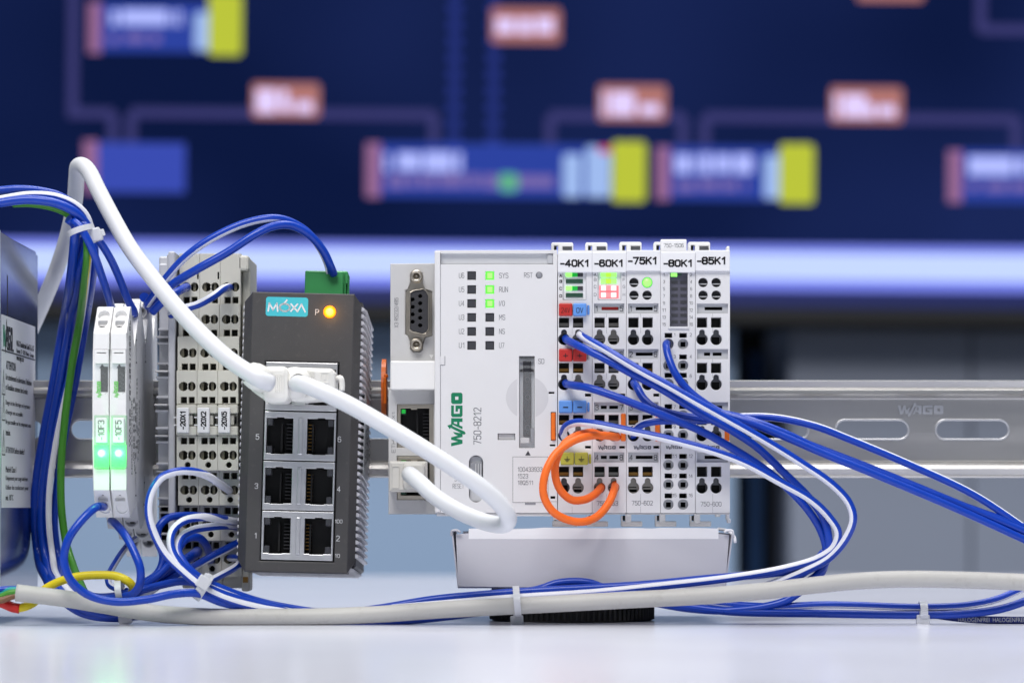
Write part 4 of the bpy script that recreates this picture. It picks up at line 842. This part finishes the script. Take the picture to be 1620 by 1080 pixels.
def art3(t, fp, x0, x1, d):
    wn = MB().pbox(x0+13.9, 431.8, x0+43.3, 516.6, .9, 2.2).build('lamp_window', M('smoked_window', (92, 92, 104), .25, var=.12, vscale=300), t)
    MB().pbox(x0+16, 432, x0+26, 437.5, .6, .9).build('status_lamp', LEDG2, wn); MB().pbox(x0+26.5, 432, x0+33, 436, .7, .9).build('status_lamp', LEDDG, wn)
    for j in range(1, 8):
        for a in (17, 31): MB().pbox(x0+a, 434+j*10.4, x0+a+10, 438.5+j*10.4, .75, .92).build('status_lamp', LEDOFF, wn)
    plate('frame_rail', rc(x0+12.2, 431, x0+45, 520), [rc(x0+13.9, 431, x0+43.3, 516.8)], d-.5, .5, W1, t, .1)
    for j in range(8):
        y = 434.5+j*11.2
        for s, a in ((str(2*j+1), x0+5.2), (str(2*j+2), x0+48.2)): txt(s, a-1.5-1.2*(len(s) > 1)+(.6 if s == '1' else 0), y-2.6, a+1.5+1.2*(len(s) > 1)-(.6 if s == '1' else 0), y+2.6, d, INK, fp)
    ys = [529.5, 564, 594.5, 643.5, 675, 721, 752.5, 783]
    for j, y in enumerate(ys):
        for s, a in ((str(2*j+1), x0+22), (str(2*j+2), x0+47.5)): txt(s, a-1.6-1.3*(len(s) > 1)+(.8 if s == '1' else 0), y-2.8, a+1.6+1.3*(len(s) > 1)-(.8 if s == '1' else 0), y+2.8, d, INK, fp)
    logo('logo', fp, INKL, 'F', PT(x0+21, 707, d), 26/4.5, 5/4.5, .05)
    tc_ = MB().box(X(1045, 6), X(1086, 6), 5, 8.2, Z(397.5, 6), Z(379, 6), .25); tc_ = tc_.build('type_tag', LABEL, t); txt('750-1506', 1050, 385, 1081.5, 391.5, 4.95, INKL, tc_)
def art4(t, fp, x0, x1, d):
    for a in (11.8, 32.9):
        for y in (446.8, 466.8): lens(t, x0+a, y)
    for y in (488, 560, 644, 723): carrier(t, x0, x1, y, split=(y == 560))
    logo('logo', fp, INKL, 'F', PT(x0+24, 707.5, d), 28/4.5, 5.5/4.5, .05)
    txt('750-600', x0+8, 793, x0+41, 800.5, d, INKL, fp)
module(0, '-40K1', 'slim white module tagged -40K1 with red, blue and olive markers', art0)
module(1, '-60K1', 'slim white module tagged -60K1 with green and red lit lamps', art1)
module(2, '-75K1', 'slim white module tagged -75K1 with one round green lamp', art2)
module(3, '-80K1', 'slim white module tagged -80K1 with a smoked lamp window and sixteen small sockets', art3)
module(4, '-85K1', 'rightmost slim white module, tagged -85K1, with no wires and no lamp lit', art4)

# ------------------------------------------------------------------ box and round foot
bx = thing('card_box', 'shallow grey white card box propping up the modules', 'box', (X(938, -2), 35, 12.7))
d = -2; xl0, xr0 = X(714, d), X(1160, d); zt1, zb1 = Z(842.5, d), Z(929, d)
import math as _m
n = 40; o = MB(); top = []
for i in range(n+1):
    u = i/n; zz = zt1-.5*abs(2*u-1)**6+(.9*_m.exp(-((u-.13)/.05)**2))+.18*_m.sin(u*23)
    top.append((xl0+1.6+(xr0-xl0-3)*u, d+1.2, zz))
poly = [(xl0+2.4, d-.6, zb1+.4), (xr0-2.8, d-.6, zb1-.3)]+top[::-1]
o.prism(poly, (0, .6, 0)).build('front_wall', CARD, bx)
for sx, a, c in ((-1, xl0, xl0+2.2), (1, xr0, xr0-2.6)):
    o = MB(); o.prism([(a, d+.2, zt1+(.8 if sx < 0 else -.4)), (a+sx*.0+.5*sx*-1, d+.2, zt1+(.8 if sx < 0 else -.4)), (c+.5*sx*-1, d+.2, zb1), (c, d+.2, zb1)], (0, 85, 0)); o.build('side_wall', CARD, bx)
    MB().tube(spline([(a+sx*-3.2, d-.2, zt1+.2), (a+sx*-2, d-.4, zt1+.9), (a+sx*-.3, d-.2, zt1+.7), (a, d+.4, zt1-1)], .4), .42, 8).build('rolled_edge', CARDW if sx > 0 else CARD, bx)
MB().box(xl0+3, xr0-3, d+82, d+83, zb1, zt1).build('back_wall', CARD, bx)
MB().box(xl0+2.3, xr0-2.6, d, d+83, zb1-.2, zb1+.5).build('base_sheet', CARD, bx)
fl_ = MB(); rnd = random.Random(3); pts = []
xx = X(742, 8)
while xx < X(1142, 8): pts.append((xx, rnd.uniform(-.3, .25))); xx += rnd.uniform(3, 8)
pr = [(pts[0][0], -1.0, Z(852, 0))]+[(x, -1.0, Z(835, 0)+e) for x, e in pts]+[(pts[-1][0], -1.0, Z(852, 0))]
fl_.prism(pr, (0, .5, 0)); fl_.box(pts[0][0], pts[-1][0], -.45, 76, Z(839.5, 0), Z(838, 0)); fl_.build('tucked_flap', CARDW, bx)
MB().tube(spline([PT(1136, 836, 4), PT(1148, 838, 2), PT(1157, 843, 0), PT(1162, 850, -1), PT(1163, 858, -1.5)], .5), .55, 8).build('folded_corner', CARDW, bx)
ft = thing('round_foot', 'black ribbed round foot under the card box', 'foot', (X(905, 28), 30, 0))
c_ = Vector((X(905, 28), 30, .1)); 
MB().lathe(c_, [(.01, 0), (28.6, 0), (29, .4), (29, 11.9), (28.5, 12.3), (.01, 12.3)], (0, 0, 1), 64).build('drum', BLK, ft)
rb = None
for k in range(90):
    a = 2*math.pi*k/90; p = c_+Vector((29.2*math.cos(a), 29.2*math.sin(a), 5.6))
    if rb is None:
        m = MB(); m.box(p.x-.5, p.x+.5, p.y-.45, p.y+.45, p.z-5.2, p.z+5.2, .2); rb = m.build('grip_rib', BLK, ft); p0 = p
    else: put(rb, 'grip_rib', ft, *(p-p0))
# ------------------------------------------------------------------ cables and wires
WG = 'insulated wires'
def wire(label, pts, kind='b', r=1.4, sa=70, hw=80, tw=0, name='wire', cat='wire', group=WG, n=14, mats=None, th=None):
    path = spline([PT(*p) for p in pts], 1.1)
    mt = mats or ([WBLUE, WWHT] if kind == 's' else [WBLUE])
    p0 = min(path, key=lambda v: v.z)
    o = MB().tube(path, r, n if kind != 's' else 20, (sa, hw, tw) if kind == 's' else None).build(name, mt, None, p0, rn=False)
    return tag(o, label, cat, group)
# --- right side, from the modules
wire('solid blue wire from the top left socket of module -40K1', [(895, 533, 6), (896, 537, 0), (905, 542, -4), (930, 554, -10), (960, 569, -13), (1000, 591, -15), (1050, 617, -16), (1107, 653, -16), (1148, 675, -15), (1196, 706, -14), (1244, 751, -13), (1280, 787, -12), (1302, 818, -12), (1311, 852, -12), (1306, 890, -11), (1285, 915, -10), (1240, 930, -9), (1180, 939, -8), (1090, 942, -8)])
wire('blue and white wire from the top right socket of module -40K1', [(917, 527, 6), (918, 530, 0), (926, 535, -6), (960, 554, -14), (1010, 584, -18), (1060, 611, -20), (1100, 634, -21), (1150, 662, -21), (1196, 688, -20), (1260, 727, -18), (1318, 767, -17), (1343, 795, -16), (1350, 820, -16), (1340, 849, -15), (1312, 882, -13), (1270, 905, -12), (1225, 922, -9), (1160, 938, -7), (1080, 944, -7)], 's', sa=62, hw=62)
wire('solid blue wire from the upper small socket of module -80K1', [(1055, 546, 5), (1055, 543, 0), (1054, 548, -6), (1058, 566, -9), (1068, 590, -11), (1086, 614, -12), (1110, 634, -13), (1140, 652, -14), (1180, 666, -16), (1240, 690, -16), (1300, 716, -16), (1389, 752, -15), (1517, 806, -14), (1640, 862, -13)], r=1.35)
wire('solid blue wire from the second row socket of module -40K1', [(895, 604, 6), (896, 607, 0), (906, 609, -5), (930, 613, -10), (965, 624, -13), (1010, 641, -14), (1060, 661, -14), (1110, 682, -14), (1164, 712, -14), (1206, 739, -13), (1244, 770, -12), (1278, 806, -11), (1298, 838, -10), (1307, 870, -10), (1300, 905, -10), (1270, 932, -10), (1240, 951, -10), (1160, 965, -10), (1090, 962, -9), (1020, 950, -8)])
wire('solid blue wire from the second row socket of module -75K1', [(1003, 604, 6), (1003, 606, 0), (1008, 613, -5), (1018, 630, -7), (1036, 645, -9), (1066, 655, -10), (1110, 662, -11), (1160, 668, -12), (1210, 676, -12), (1280, 703, -12), (1389, 745, -12), (1517, 797, -12), (1640, 848, -12)])
wire('blue and white wire from the third row socket of module -40K1', [(891, 692, 6), (892, 690, 1), (891, 682, -5), (897, 673, -9), (911, 668, -12), (940, 670, -16), (1000, 682, -19), (1060, 695, -21), (1130, 714, -22), (1180, 733, -21), (1232, 761, -19), (1283, 790, -17), (1312, 818, -15), (1326, 842, -14), (1320, 864, -13), (1296, 882, -12), (1245, 898, -11), (1160, 913, -11), (1030, 928, -12), (940, 937, -12), (820, 945, -13), (700, 955, -13), (620, 962, -13)], 's', sa=75, hw=66)
wire('blue and white wire arching from the third row socket of module -75K1', [(1001, 690, 6), (1002, 688, 1), (1004, 680, -4), (1016, 671, -6), (1040, 666, -7), (1075, 665, -7), (1120, 664, -8), (1180, 659, -9), (1230, 661, -10), (1290, 674, -11), (1340, 693, -11), (1440, 735, -11), (1540, 782, -11), (1640, 848, -11)], 's', sa=-100, hw=52, r=1.35)
wire('solid blue wire leaving the right edge below the other strands', [(1120, 652, 2), (1150, 655, -9), (1190, 665, -14), (1240, 684, -15), (1300, 712, -14), (1400, 752, -13), (1520, 798, -12), (1640, 840, -11)], r=1.3)
# --- bottom right
wire('blue and white wire through the right cable tie near the table', [(1090, 946, -8), (1150, 955, -9), (1190, 958, -9), (1228, 959, -9), (1300, 956, -9), (1359, 957, -9), (1453, 960, -9), (1529, 957, -9), (1575, 948, -8), (1603, 937, -7), (1650, 915, -6)], 's', sa=80, hw=60, r=1.3)
wire('solid blue wire lowest in the right cable tie', [(1010, 948, -8), (1080, 958, -9), (1160, 967, -10), (1302, 970, -10), (1453, 972, -10), (1529, 970, -10), (1586, 962, -9), (1650, 940, -8)], r=1.45)
wire('dark blue printed wire leaving at the lower right corner', [(1455, 968, -7), (1500, 975, -8), (1540, 979, -8), (1640, 981, -8)], r=1.35, mats=[WDARK])
text_at('wire_lettering', 'HALOGENFREI  HALOGENFREI', [o for o in C.objects if o.get('label', '').startswith('dark blue printed')][0], GR2, 'F', PT(1568, 979.8, -9.42), 104/4.53, 7/4.5)
# --- along the box front and behind the fat cable
wire('solid blue wire along the front of the card box', [(330, 936, -16), (380, 956, -15), (450, 972, -12), (520, 972, -11), (600, 962, -11), (685, 948, -11), (780, 939, -11), (850, 934, -11), (1013, 925, -10), (1120, 915, -9), (1220, 906, -9), (1280, 896, -9), (1305, 872, -9)], r=1.5)
wire('solid blue wire humping up under the box edge', [(640, 956, -7), (740, 946, -7), (800, 940, -7), (853, 931, -7), (880, 922, -7), (907, 919, -7), (932, 921, -7), (957, 929, -7), (1010, 938, -7), (1080, 944, -7), (1140, 943, -7), (1205, 929, -7), (1262, 912, -8), (1294, 888, -8)], r=1.35)
wire('blue and white wire close above the table on the left half', [(330, 930, -17), (380, 949, -16), (440, 962, -14), (520, 968, -12), (600, 968, -12), (700, 958, -14), (800, 951, -14), (920, 944, -14), (1010, 936, -12)], 's', sa=60, hw=70, r=1.3)
wire('blue wire lying on the table under the fat cable', [(420, 974, -6), (500, 983, -12), (600, 984, -13), (680, 978, -12), (760, 968, -8)], r=1.35)
# --- lower left cluster
wire('blue and white wire looping from the lower row of block -20X5', [(363, 776, 22), (359, 773, 12), (345, 763, -2), (327, 752, -12), (303, 745, -20), (277, 746, -25), (254, 756, -28), (239, 780, -29), (235, 808, -29), (243, 842, -28), (262, 877, -27), (290, 905, -26), (320, 929, -25), (350, 944, -23), (390, 957, -20), (450, 968, -16)], 's', sa=[(0, 55), (.18, 55), (.36, -62), (1, -66)], hw=66)
wire('upper blue and white wire of the pair entering block -20X5', [(374, 824, 24), (368, 824, 10), (345, 820, -2), (315, 818, -12), (288, 825, -18), (272, 842, -22), (271, 866, -24), (286, 893, -25), (315, 920, -24), (350, 938, -22), (420, 957, -17), (490, 969, -12), (570, 974, -10)], 's', sa=[(0, -85), (.16, -80), (.34, 70), (.6, 66), (1, 70)], hw=64)
wire('lower blue and white wire of the pair entering block -20X5', [(374, 833, 26), (366, 831, 12), (340, 832, 0), (305, 838, -10), (285, 852, -18), (282, 872, -22), (297, 897, -24), (322, 917, -23), (350, 930, -21), (410, 951, -17), (480, 965, -13), (550, 973, -11), (610, 973, -10)], 's', sa=[(0, 70), (.4, 74), (.6, 66), (1, 66)], hw=64)
wire('solid blue wire arching behind the white striped loop', [(370, 822, 28), (330, 817, 12), (295, 815, 6), (266, 819, 2), (251, 834, 0), (250, 856, 0), (258, 880, -2), (250, 905, -4), (215, 930, -8)])
wire('solid blue wire hooking down into block -20X2', [(333, 886, 30), (331, 876, 14), (324, 858, 4), (311, 849, -2), (295, 852, -5), (282, 868, -8), (268, 892, -9), (240, 918, -10), (215, 934, -10)])
wire('thick looking blue wire ending at block -20X1', [(312, 872, 28), (308, 876, 12), (296, 884, 2), (270, 899, -4), (236, 919, -8), (208, 938, -10)], r=1.9)
wire('blue and white printed wire passing behind the network switch', [(400, 846, 24), (383, 855, 14), (340, 877, 4), (300, 899, -2), (258, 921, -6), (225, 942, -9), (185, 952, -10)], 's', sa=-95, hw=60, r=1.4)
wire('blue and white wire curling out beside the network switch foot', [(364, 882, 30), (372, 882, 20), (381, 885, 14), (376, 894, 8), (358, 905, 0), (335, 917, -10), (312, 930, -16)], 's', sa=60, hw=60, r=1.3)
wire('short blue wire rising behind the network switch edge', [(382, 866, 18), (385, 873, 15), (384, 884, 14), (378, 893, 9), (362, 903, 2)], r=1.3)
wire('large blue loop from the lower entry of breaker -10F3', [(166, 801, -14), (162, 801, -24), (150, 803, -31), (128, 824, -35), (108, 853, -37), (101, 884, -37), (110, 914, -37), (137, 939, -36), (180, 951, -35), (230, 948, -33), (276, 939, -30), (312, 938, -27), (350, 952, -22), (400, 963, -17)], r=1.45)
wire('blue wire dropping from the stepped entry under breaker -10F5', [(176, 824, 6), (178, 824, -6), (184, 829, -14), (198, 846, -20), (212, 872, -24), (222, 900, -26), (221, 924, -25), (210, 939, -22), (196, 943, -18), (165, 948, -14)], r=1.45)
wire('thin blue and white wire behind the dropping blue wire', [(214, 852, 40), (204, 860, 30), (186, 884, 16), (172, 910, 8), (173, 924, 2), (186, 931, -4), (200, 934, -8)], 's', sa=-90, hw=75, r=1.15)
wire('blue wire running from the small tie towards the large tie', [(120, 938, -12), (160, 944, -12), (205, 938, -12), (250, 926, -13), (290, 919, -16), (325, 926, -20), (370, 952, -17)])
wire('blue and white wire from the small tie up to the terminal blocks', [(186, 950, -11), (215, 944, -11), (250, 926, -8), (285, 908, 0), (310, 895, 8)], 's', sa=75, hw=70, r=1.3)
# --- left bundle
wire('blue wire arching in from the left edge, topmost', [(-30, 304, -6.0), (0, 301, -6.0), (30, 299, -6.0), (65, 302, -5.0), (95, 310, -4.0), (122, 328, -2.0), (138, 350, 0.0), (146, 370, 0.0), (150, 400, 0.0), (145, 450, 17.5), (134, 520, 48.3), (120, 600, 52.0), (102, 690, 52.0), (90, 770, 52.0), (86, 830, 52.0), (92, 880, 51.1), (108, 920, 9.5), (130, 944, -8.0)])
tp = wire('blue and white printed wire arching in from the left edge', [(-30, 321, -13.0), (0, 316, -13.0), (45, 309, -13.0), (85, 311, -13.0), (115, 322, -12.0), (134, 339, -10.0), (142, 360, -8.0), (138, 420, -1.4), (128, 500, 35.4), (113, 580, 46.0), (97, 650, 46.0), (85, 710, 46.0), (77, 770, 46.0), (76, 830, 46.0), (82, 880, 45.2), (96, 920, 6.3), (130, 952, -8.0), (180, 970, -6.0), (235, 972, -7.0), (300, 974, -8.0)], 's', sa=[(0, -78), (.14, -78), (.3, -50), (1, -50)], hw=66, r=1.45)
wire('blue wire arching in from the left edge, front of the bundle', [(-30, 326, -18.0), (0, 321, -18.0), (45, 316, -18.0), (90, 322, -17.0), (120, 337, -15.0), (138, 358, -12.0), (140, 375, -8.0), (128, 420, 0.6), (112, 510, 41.4), (94, 610, 48.0), (78, 700, 48.0), (68, 770, 48.0), (65, 830, 48.0), (72, 885, 44.8), (88, 925, 2.3), (118, 955, -8.0), (165, 972, -7.0), (230, 970, -8.0), (300, 975, -8.0), (380, 976, -8.0)], r=1.6)
wire('blue wire on the left side of the hanging bundle', [(108, 346, -14.0), (119, 356, -12.0), (118, 380, -10.0), (112, 440, 7.8), (99, 520, 50.7), (82, 620, 55.0), (67, 700, 55.0), (58, 760, 55.0), (55, 820, 55.0), (60, 875, 55.0), (74, 915, 15.6), (95, 945, -9.0), (130, 968, -7.0), (175, 976, -6.0), (225, 972, -6.0)], r=1.7)
wire('blue wire half hidden at the back of the hanging bundle', [(128, 352, -4.0), (126, 380, -2.0), (120, 450, 19.3), (106, 530, 55.5), (90, 630, 57.0), (76, 710, 57.0), (70, 790, 57.0), (78, 870, 57.0), (100, 930, 1.4)], r=1.5)
wire('green and yellow earth wire in the hanging bundle', [(20, 322, -8.0), (50, 322, -8.0), (84, 328, -8.0), (105, 337, -8.0), (120, 352, -10.0), (136, 372, -12.0), (138, 400, -13.0), (133, 450, 4.1), (124, 520, 34.4), (112, 590, 38.0), (103, 660, 38.0), (97, 730, 38.0), (97, 800, 38.0), (104, 855, 38.0), (116, 895, 28.1), (133, 935, -6.4)], 's', mats=[WGRN, WYEL], sa=-40, hw=36, tw=-260, r=1.4)
wire('blue wire from the left tie into the top of breaker -10F3', [(116, 350, -16), (124, 356, -17), (136, 374, -18), (150, 405, -16), (161, 437, -10), (170, 465, -2), (175, 482, 6), (177, 492, 10)])
wire('blue wire from the left tie into the top of breaker -10F5', [(124, 348, -13), (136, 358, -14), (156, 380, -12), (174, 408, -8), (190, 443, -2), (202, 474, 4), (211, 491, 8), (213, 497, 12)])
wire('short blue wire end on the rear entry of breaker -10F5', [(228, 470, 20), (236, 478, 36), (233, 486, 46), (229, 492, 48)], r=1.7)
# --- wires over the terminal blocks to the switch
wire('upper blue and white wire arching from the terminal blocks to the green plug', [(232, 482, 12), (248, 460, 8), (266, 436, 4), (292, 408, 2), (330, 380, 2), (385, 354, 3), (430, 345, 4), (455, 349, 6), (485, 366, 9), (505, 390, 11), (518, 416, 13), (522, 432, 14)], 's', sa=75, hw=62, tw=10)
wire('lower blue wire arching from the terminal blocks to the green plug', [(236, 487, 16), (258, 463, 8), (275, 448, 4), (310, 427, 0), (360, 399, 0), (405, 370, 1), (432, 358, 3), (458, 356, 5), (490, 372, 8), (512, 398, 10), (524, 424, 12), (528, 434, 14)], r=1.5)
wire('short blue wire in the top left socket of block -20X1', [(240, 494, 10), (262, 473, 8), (280, 462, 12), (294, 454.5, 22), (297, 454, 28)], r=1.5)
wire('blue and white wire in the top socket of block -20X5', [(270, 498, 14), (291, 488, 8), (312, 482, 8), (335, 470, 10), (352, 458, 16), (362, 454, 24), (365, 454, 28)], 's', sa=-70, hw=75, tw=-20)
# --- orange jumpers
wire('outer orange jumper wire looping below the modules', [(979, 690, 6), (975, 691, -1), (962, 689, -7), (935, 689, -13), (905, 698, -18), (878, 719, -21), (862, 751, -23), (860, 782, -23), (873, 807, -22), (896, 821, -20), (921, 825, -18), (944, 817, -14), (962, 797, -9), (971, 777, -4), (973, 768, 1), (973, 764, 6)], mats=[ORW], group='orange jumper wires', r=1.42)
wire('inner orange jumper wire between the olive markers', [(952, 691, 6), (950, 689, -2), (936, 684, -8), (915, 688, -12), (895, 700, -15), (881, 724, -17), (878, 748, -17), (886, 774, -16), (904, 790, -14), (924, 790, -11), (940, 782, -6), (950, 772, 0), (953, 768, 6)], mats=[ORW], group='orange jumper wires', r=1.42)
# --- yellow wire and fat cable
wire('yellow wire looping through the small cable tie', [(26, 962, -25), (40, 959, -24), (56, 950, -18), (68, 934, -14), (90, 921, -14), (120, 912, -15), (155, 909, -16), (185, 911, -17), (204, 920, -17), (211, 930, -15), (205, 942, -10)], mats=[WYEL], r=1.5)
wire('red sleeve on the end of the yellow wire', [(-8, 950, -25), (6, 954, -25), (20, 960, -25), (31, 962, -25)], mats=[WRED], r=1.75, name='wire_sleeve', cat='sleeve', group=None)
fc = wire('thick dusty white cable running along the table in front of everything', [(26, 937, -27), (60, 941, -27), (100, 946, -27), (160, 956, -25), (240, 969, -23), (330, 975, -21), (420, 975.5, -20), (520, 974.5, -20), (600, 971, -20), (700, 964, -20), (850, 956, -21), (1000, 948, -21), (1100, 943, -21), (1200, 935, -21), (1280, 926, -21), (1350, 919, -20), (1430, 915.5, -19), (1530, 917, -18), (1660, 922, -17)], mats=[FAT], r=2.95, n=24, name='sheathed_cable', cat='cable', group=None)
for lbl, m_, pts in (('turquoise core wire', WTUR, [(-10, 942, -26), (4, 938, -26), (16, 933, -27), (30, 933, -27)]), ('green and yellow core', WGRN, [(-10, 948, -28), (5, 942, -28), (16, 937, -28), (30, 936, -28)]), ('brown core', WBRN, [(-10, 950, -29), (6, 948, -29), (18, 943, -28), (30, 941, -28)]), ('blue core', WBLUE, [(-10, 934, -26), (4, 932, -26), (30, 931, -26)])):
    o = MB().tube(spline([PT(*p) for p in pts], .8), 1.15, 12).build('core_wire', m_, fc, rn=False); o['label'] = lbl+' coming out of the cable end'
    pass
# --- patch cables with their plugs
def patch(label, pts, r=2.85): return wire(label, pts, mats=[PATCH], r=r, n=24, name='patch_cable', cat='network cable', group='white network cables')
ca = patch('white network cable rising to the upper left and dropping behind the power supply', [(428, 606, -44), (414, 601, -46), (396, 591, -45), (362, 568, -40), (318, 528, -30), (280, 487, -20), (240, 438, -8), (205, 391, 4), (178, 344, 14), (155, 300, 22), (141, 272, 28), (131, 262, 33), (123, 264, 38), (121, 283, 44), (118, 320, 52), (107, 372, 62), (90, 425, 74), (72, 470, 88), (50, 520, 104), (20, 590, 120)], 2.95)
cb = patch('white network cable from the switch that doubles back into the controller port', [(468, 606, -36), (480, 608, -42), (510, 620, -46), (552, 640, -48), (600, 667, -50), (660, 703, -53), (715, 738, -55), (760, 769, -56), (790, 796, -55), (804, 817, -53), (800, 828, -48), (783, 829, -42), (752, 820, -35), (716, 803, -29), (686, 783, -24), (664, 763, -19), (652, 753, -14), (648, 750, -8)], 2.9)
dd = -12
p = plate('plug_boot', rr(415, 579, 457, 637, 11), [], -38, 22, BOOT, ca, 1.6)
o = MB(); o.lathe(PT(421, 603, -35), [(3.3, 0), (4.6, 0), (4.6, 5), (4.1, 7), (3.2, 8)], Vector((-.75, -.55, .35)), 24); o.build('boot_collar', BOOT, ca)
for k in range(5): MB().pbox(434+k*3.4, 592, 435.6+k*3.4, 621, -38.4, -37.6, .15).build('grip_rib', BOOT, ca)
MB().tube(spline([PT(400, 610, -28), PT(408, 617, -32), PT(418, 624, -35), PT(428, 628, -36)], .6), 1.5, 10).build('latch_tab', BOOT, ca)
MB().pbox(420, 582, 455, 634, -18, -10, .3).build('plug', M('clear_plug_body', (214, 216, 214), .3, trans=.5), ca)
plate('plug_boot', [(449, 600), (452, 590), (460, 583), (475, 581), (525, 583), (530, 590), (531, 618), (526, 632), (480, 635), (462, 634), (452, 625)], [], -32, 20, BOOT, cb, 1.4)
o = MB(); o.lathe(PT(466, 606, -31), [(5.6, 0), (5.5, 2.5), (4.6, 4.2), (3.4, 4.6), (3.0, 7)], (0.25, -1, 0), 28); o.build('boot_collar', BOOT, cb)
for k in range(6): MB().pbox(483+k*2.6, 585+k*.3, 484.4+k*2.6, 600+k, -32.4, -31.7, .1).build('grip_rib', BOOT, cb)
plate('boot_emblem', rc(507, 588, 521, 606), [rc(509, 590, 519, 604)], -32.3, .5, BOOT, cb, .1); MB().pbox(512, 593, 516, 601, -32.3, -32, .1).build('boot_emblem', BOOT, cb)
MB().tube(spline([PT(530, 606, -26), PT(534, 599, -28), PT(539, 598, -29), PT(541, 606, -29), PT(541, 618, -29)], .6), 1.0, 10).build('latch_tab', BOOT, cb)
MB().pbox(486, 582, 523, 634, -16, -10, .3).build('plug', MATS['clear_plug_body'], cb); MB().pbox(461, 632, 483, 640, -16, -12, .2).build('plug_latch', MATS['clear_plug_body'], cb)
b_ = plate('plug_boot', rr(615.5, 729, 676, 778, 3), [], -2, 13, BOOT2, cb, .8)
plate('boot_front', rr(637, 731, 672, 776, 9), [], -5, 4, BOOT2, cb, 1.2)
plate('boot_emblem', rr(619, 736, 632, 772, 2), [rr(620.5, 738, 630.5, 770, 1.5)], -2.3, .4, BOOT2, cb, .08); txt('MOULDED', 623, 741, 629, 768, -2.05, BOOT, b_, rot=True) if False else None
# --- cable ties
TG = 'white cable ties'
def tie(label, c, axis, ra, rb_, wd=2.6, head=None, ht=.55):
    """band: flattened ring round a bundle; axis = bundle direction"""
    c = PT(*c); ax = Vector(axis).normalized(); n1 = Vector((0, -1, 0)); n1 = (n1-ax*n1.dot(ax)).normalized(); n2 = ax.cross(n1)
    t = thing('cable_tie', label, 'cable tie', c-n2*0, TG); bm = bmesh.new(); N = 40; R0 = []
    for i in range(N):
        a = 2*math.pi*i/N; e = n1*math.cos(a)*rb_+n2*math.sin(a)*ra; u = (n1*math.cos(a)/rb_+n2*math.sin(a)/ra).normalized()*ht
        R0.append([bm.verts.new(c+e+k*ax*wd/2+j*u) for k, j in ((-1, 0), (1, 0), (1, 1), (-1, 1))])
    for i in range(N):
        a, b = R0[i], R0[(i+1) % N]
        for k in range(4): bm.faces.new((a[k], b[k], b[(k+1) % 4], a[(k+1) % 4]))
    m = MB(); m.bm.free(); m.bm = bm; m.build('strap', TIE, t)
    if head:
        h = PT(*head); m = MB(); m.box(-2.3, 2.3, -1.7, 1.7, -2.2, 2.2, .5, 2)
        q = Matrix((ax, -n1, n2)).transposed() if False else ax.to_track_quat('X', 'Z').to_matrix()
        for v in m.bm.verts: v.co = q @ v.co+h
        m.build('head', TIE, t)
        m = MB(); m.box(-1.2, 1.2, -.5, .5, -3.4, 3.4, .2)
        for v in m.bm.verts: v.co = q @ v.co+h+Vector((0, -.4, 0))
        m.build('tail', TIE, t)
    return t
tie('cable tie with a chunky head on the left loop beside block -20X1', (322, 928, -22), (1, .1, -.62), 4.6, 6.2, 2.6, (322, 921, -28))
tie('small cable tie holding the yellow wire end', (190, 934, -14), (1, 0, .12), 3.9, 6.5, 2.2, (198, 976, -9))
tie('ring shaped cable tie at the top of the left bundle', (128, 366, -12), (.35, 0, -1), 4.4, 7.5, 2.0, (151, 372, -14))
tie('cable tie round the thick cable and blue wires before the card box', (818, 951, -16), (1, 0, .08), 4.9, 9, 2.3, (818, 983, -13))
tie('cable tie near the right edge, standing on the table', (1460, 966, -9.5), (1, 0, 0), 2.9, 4.2, 2.6, (1460, 981.5, -11))
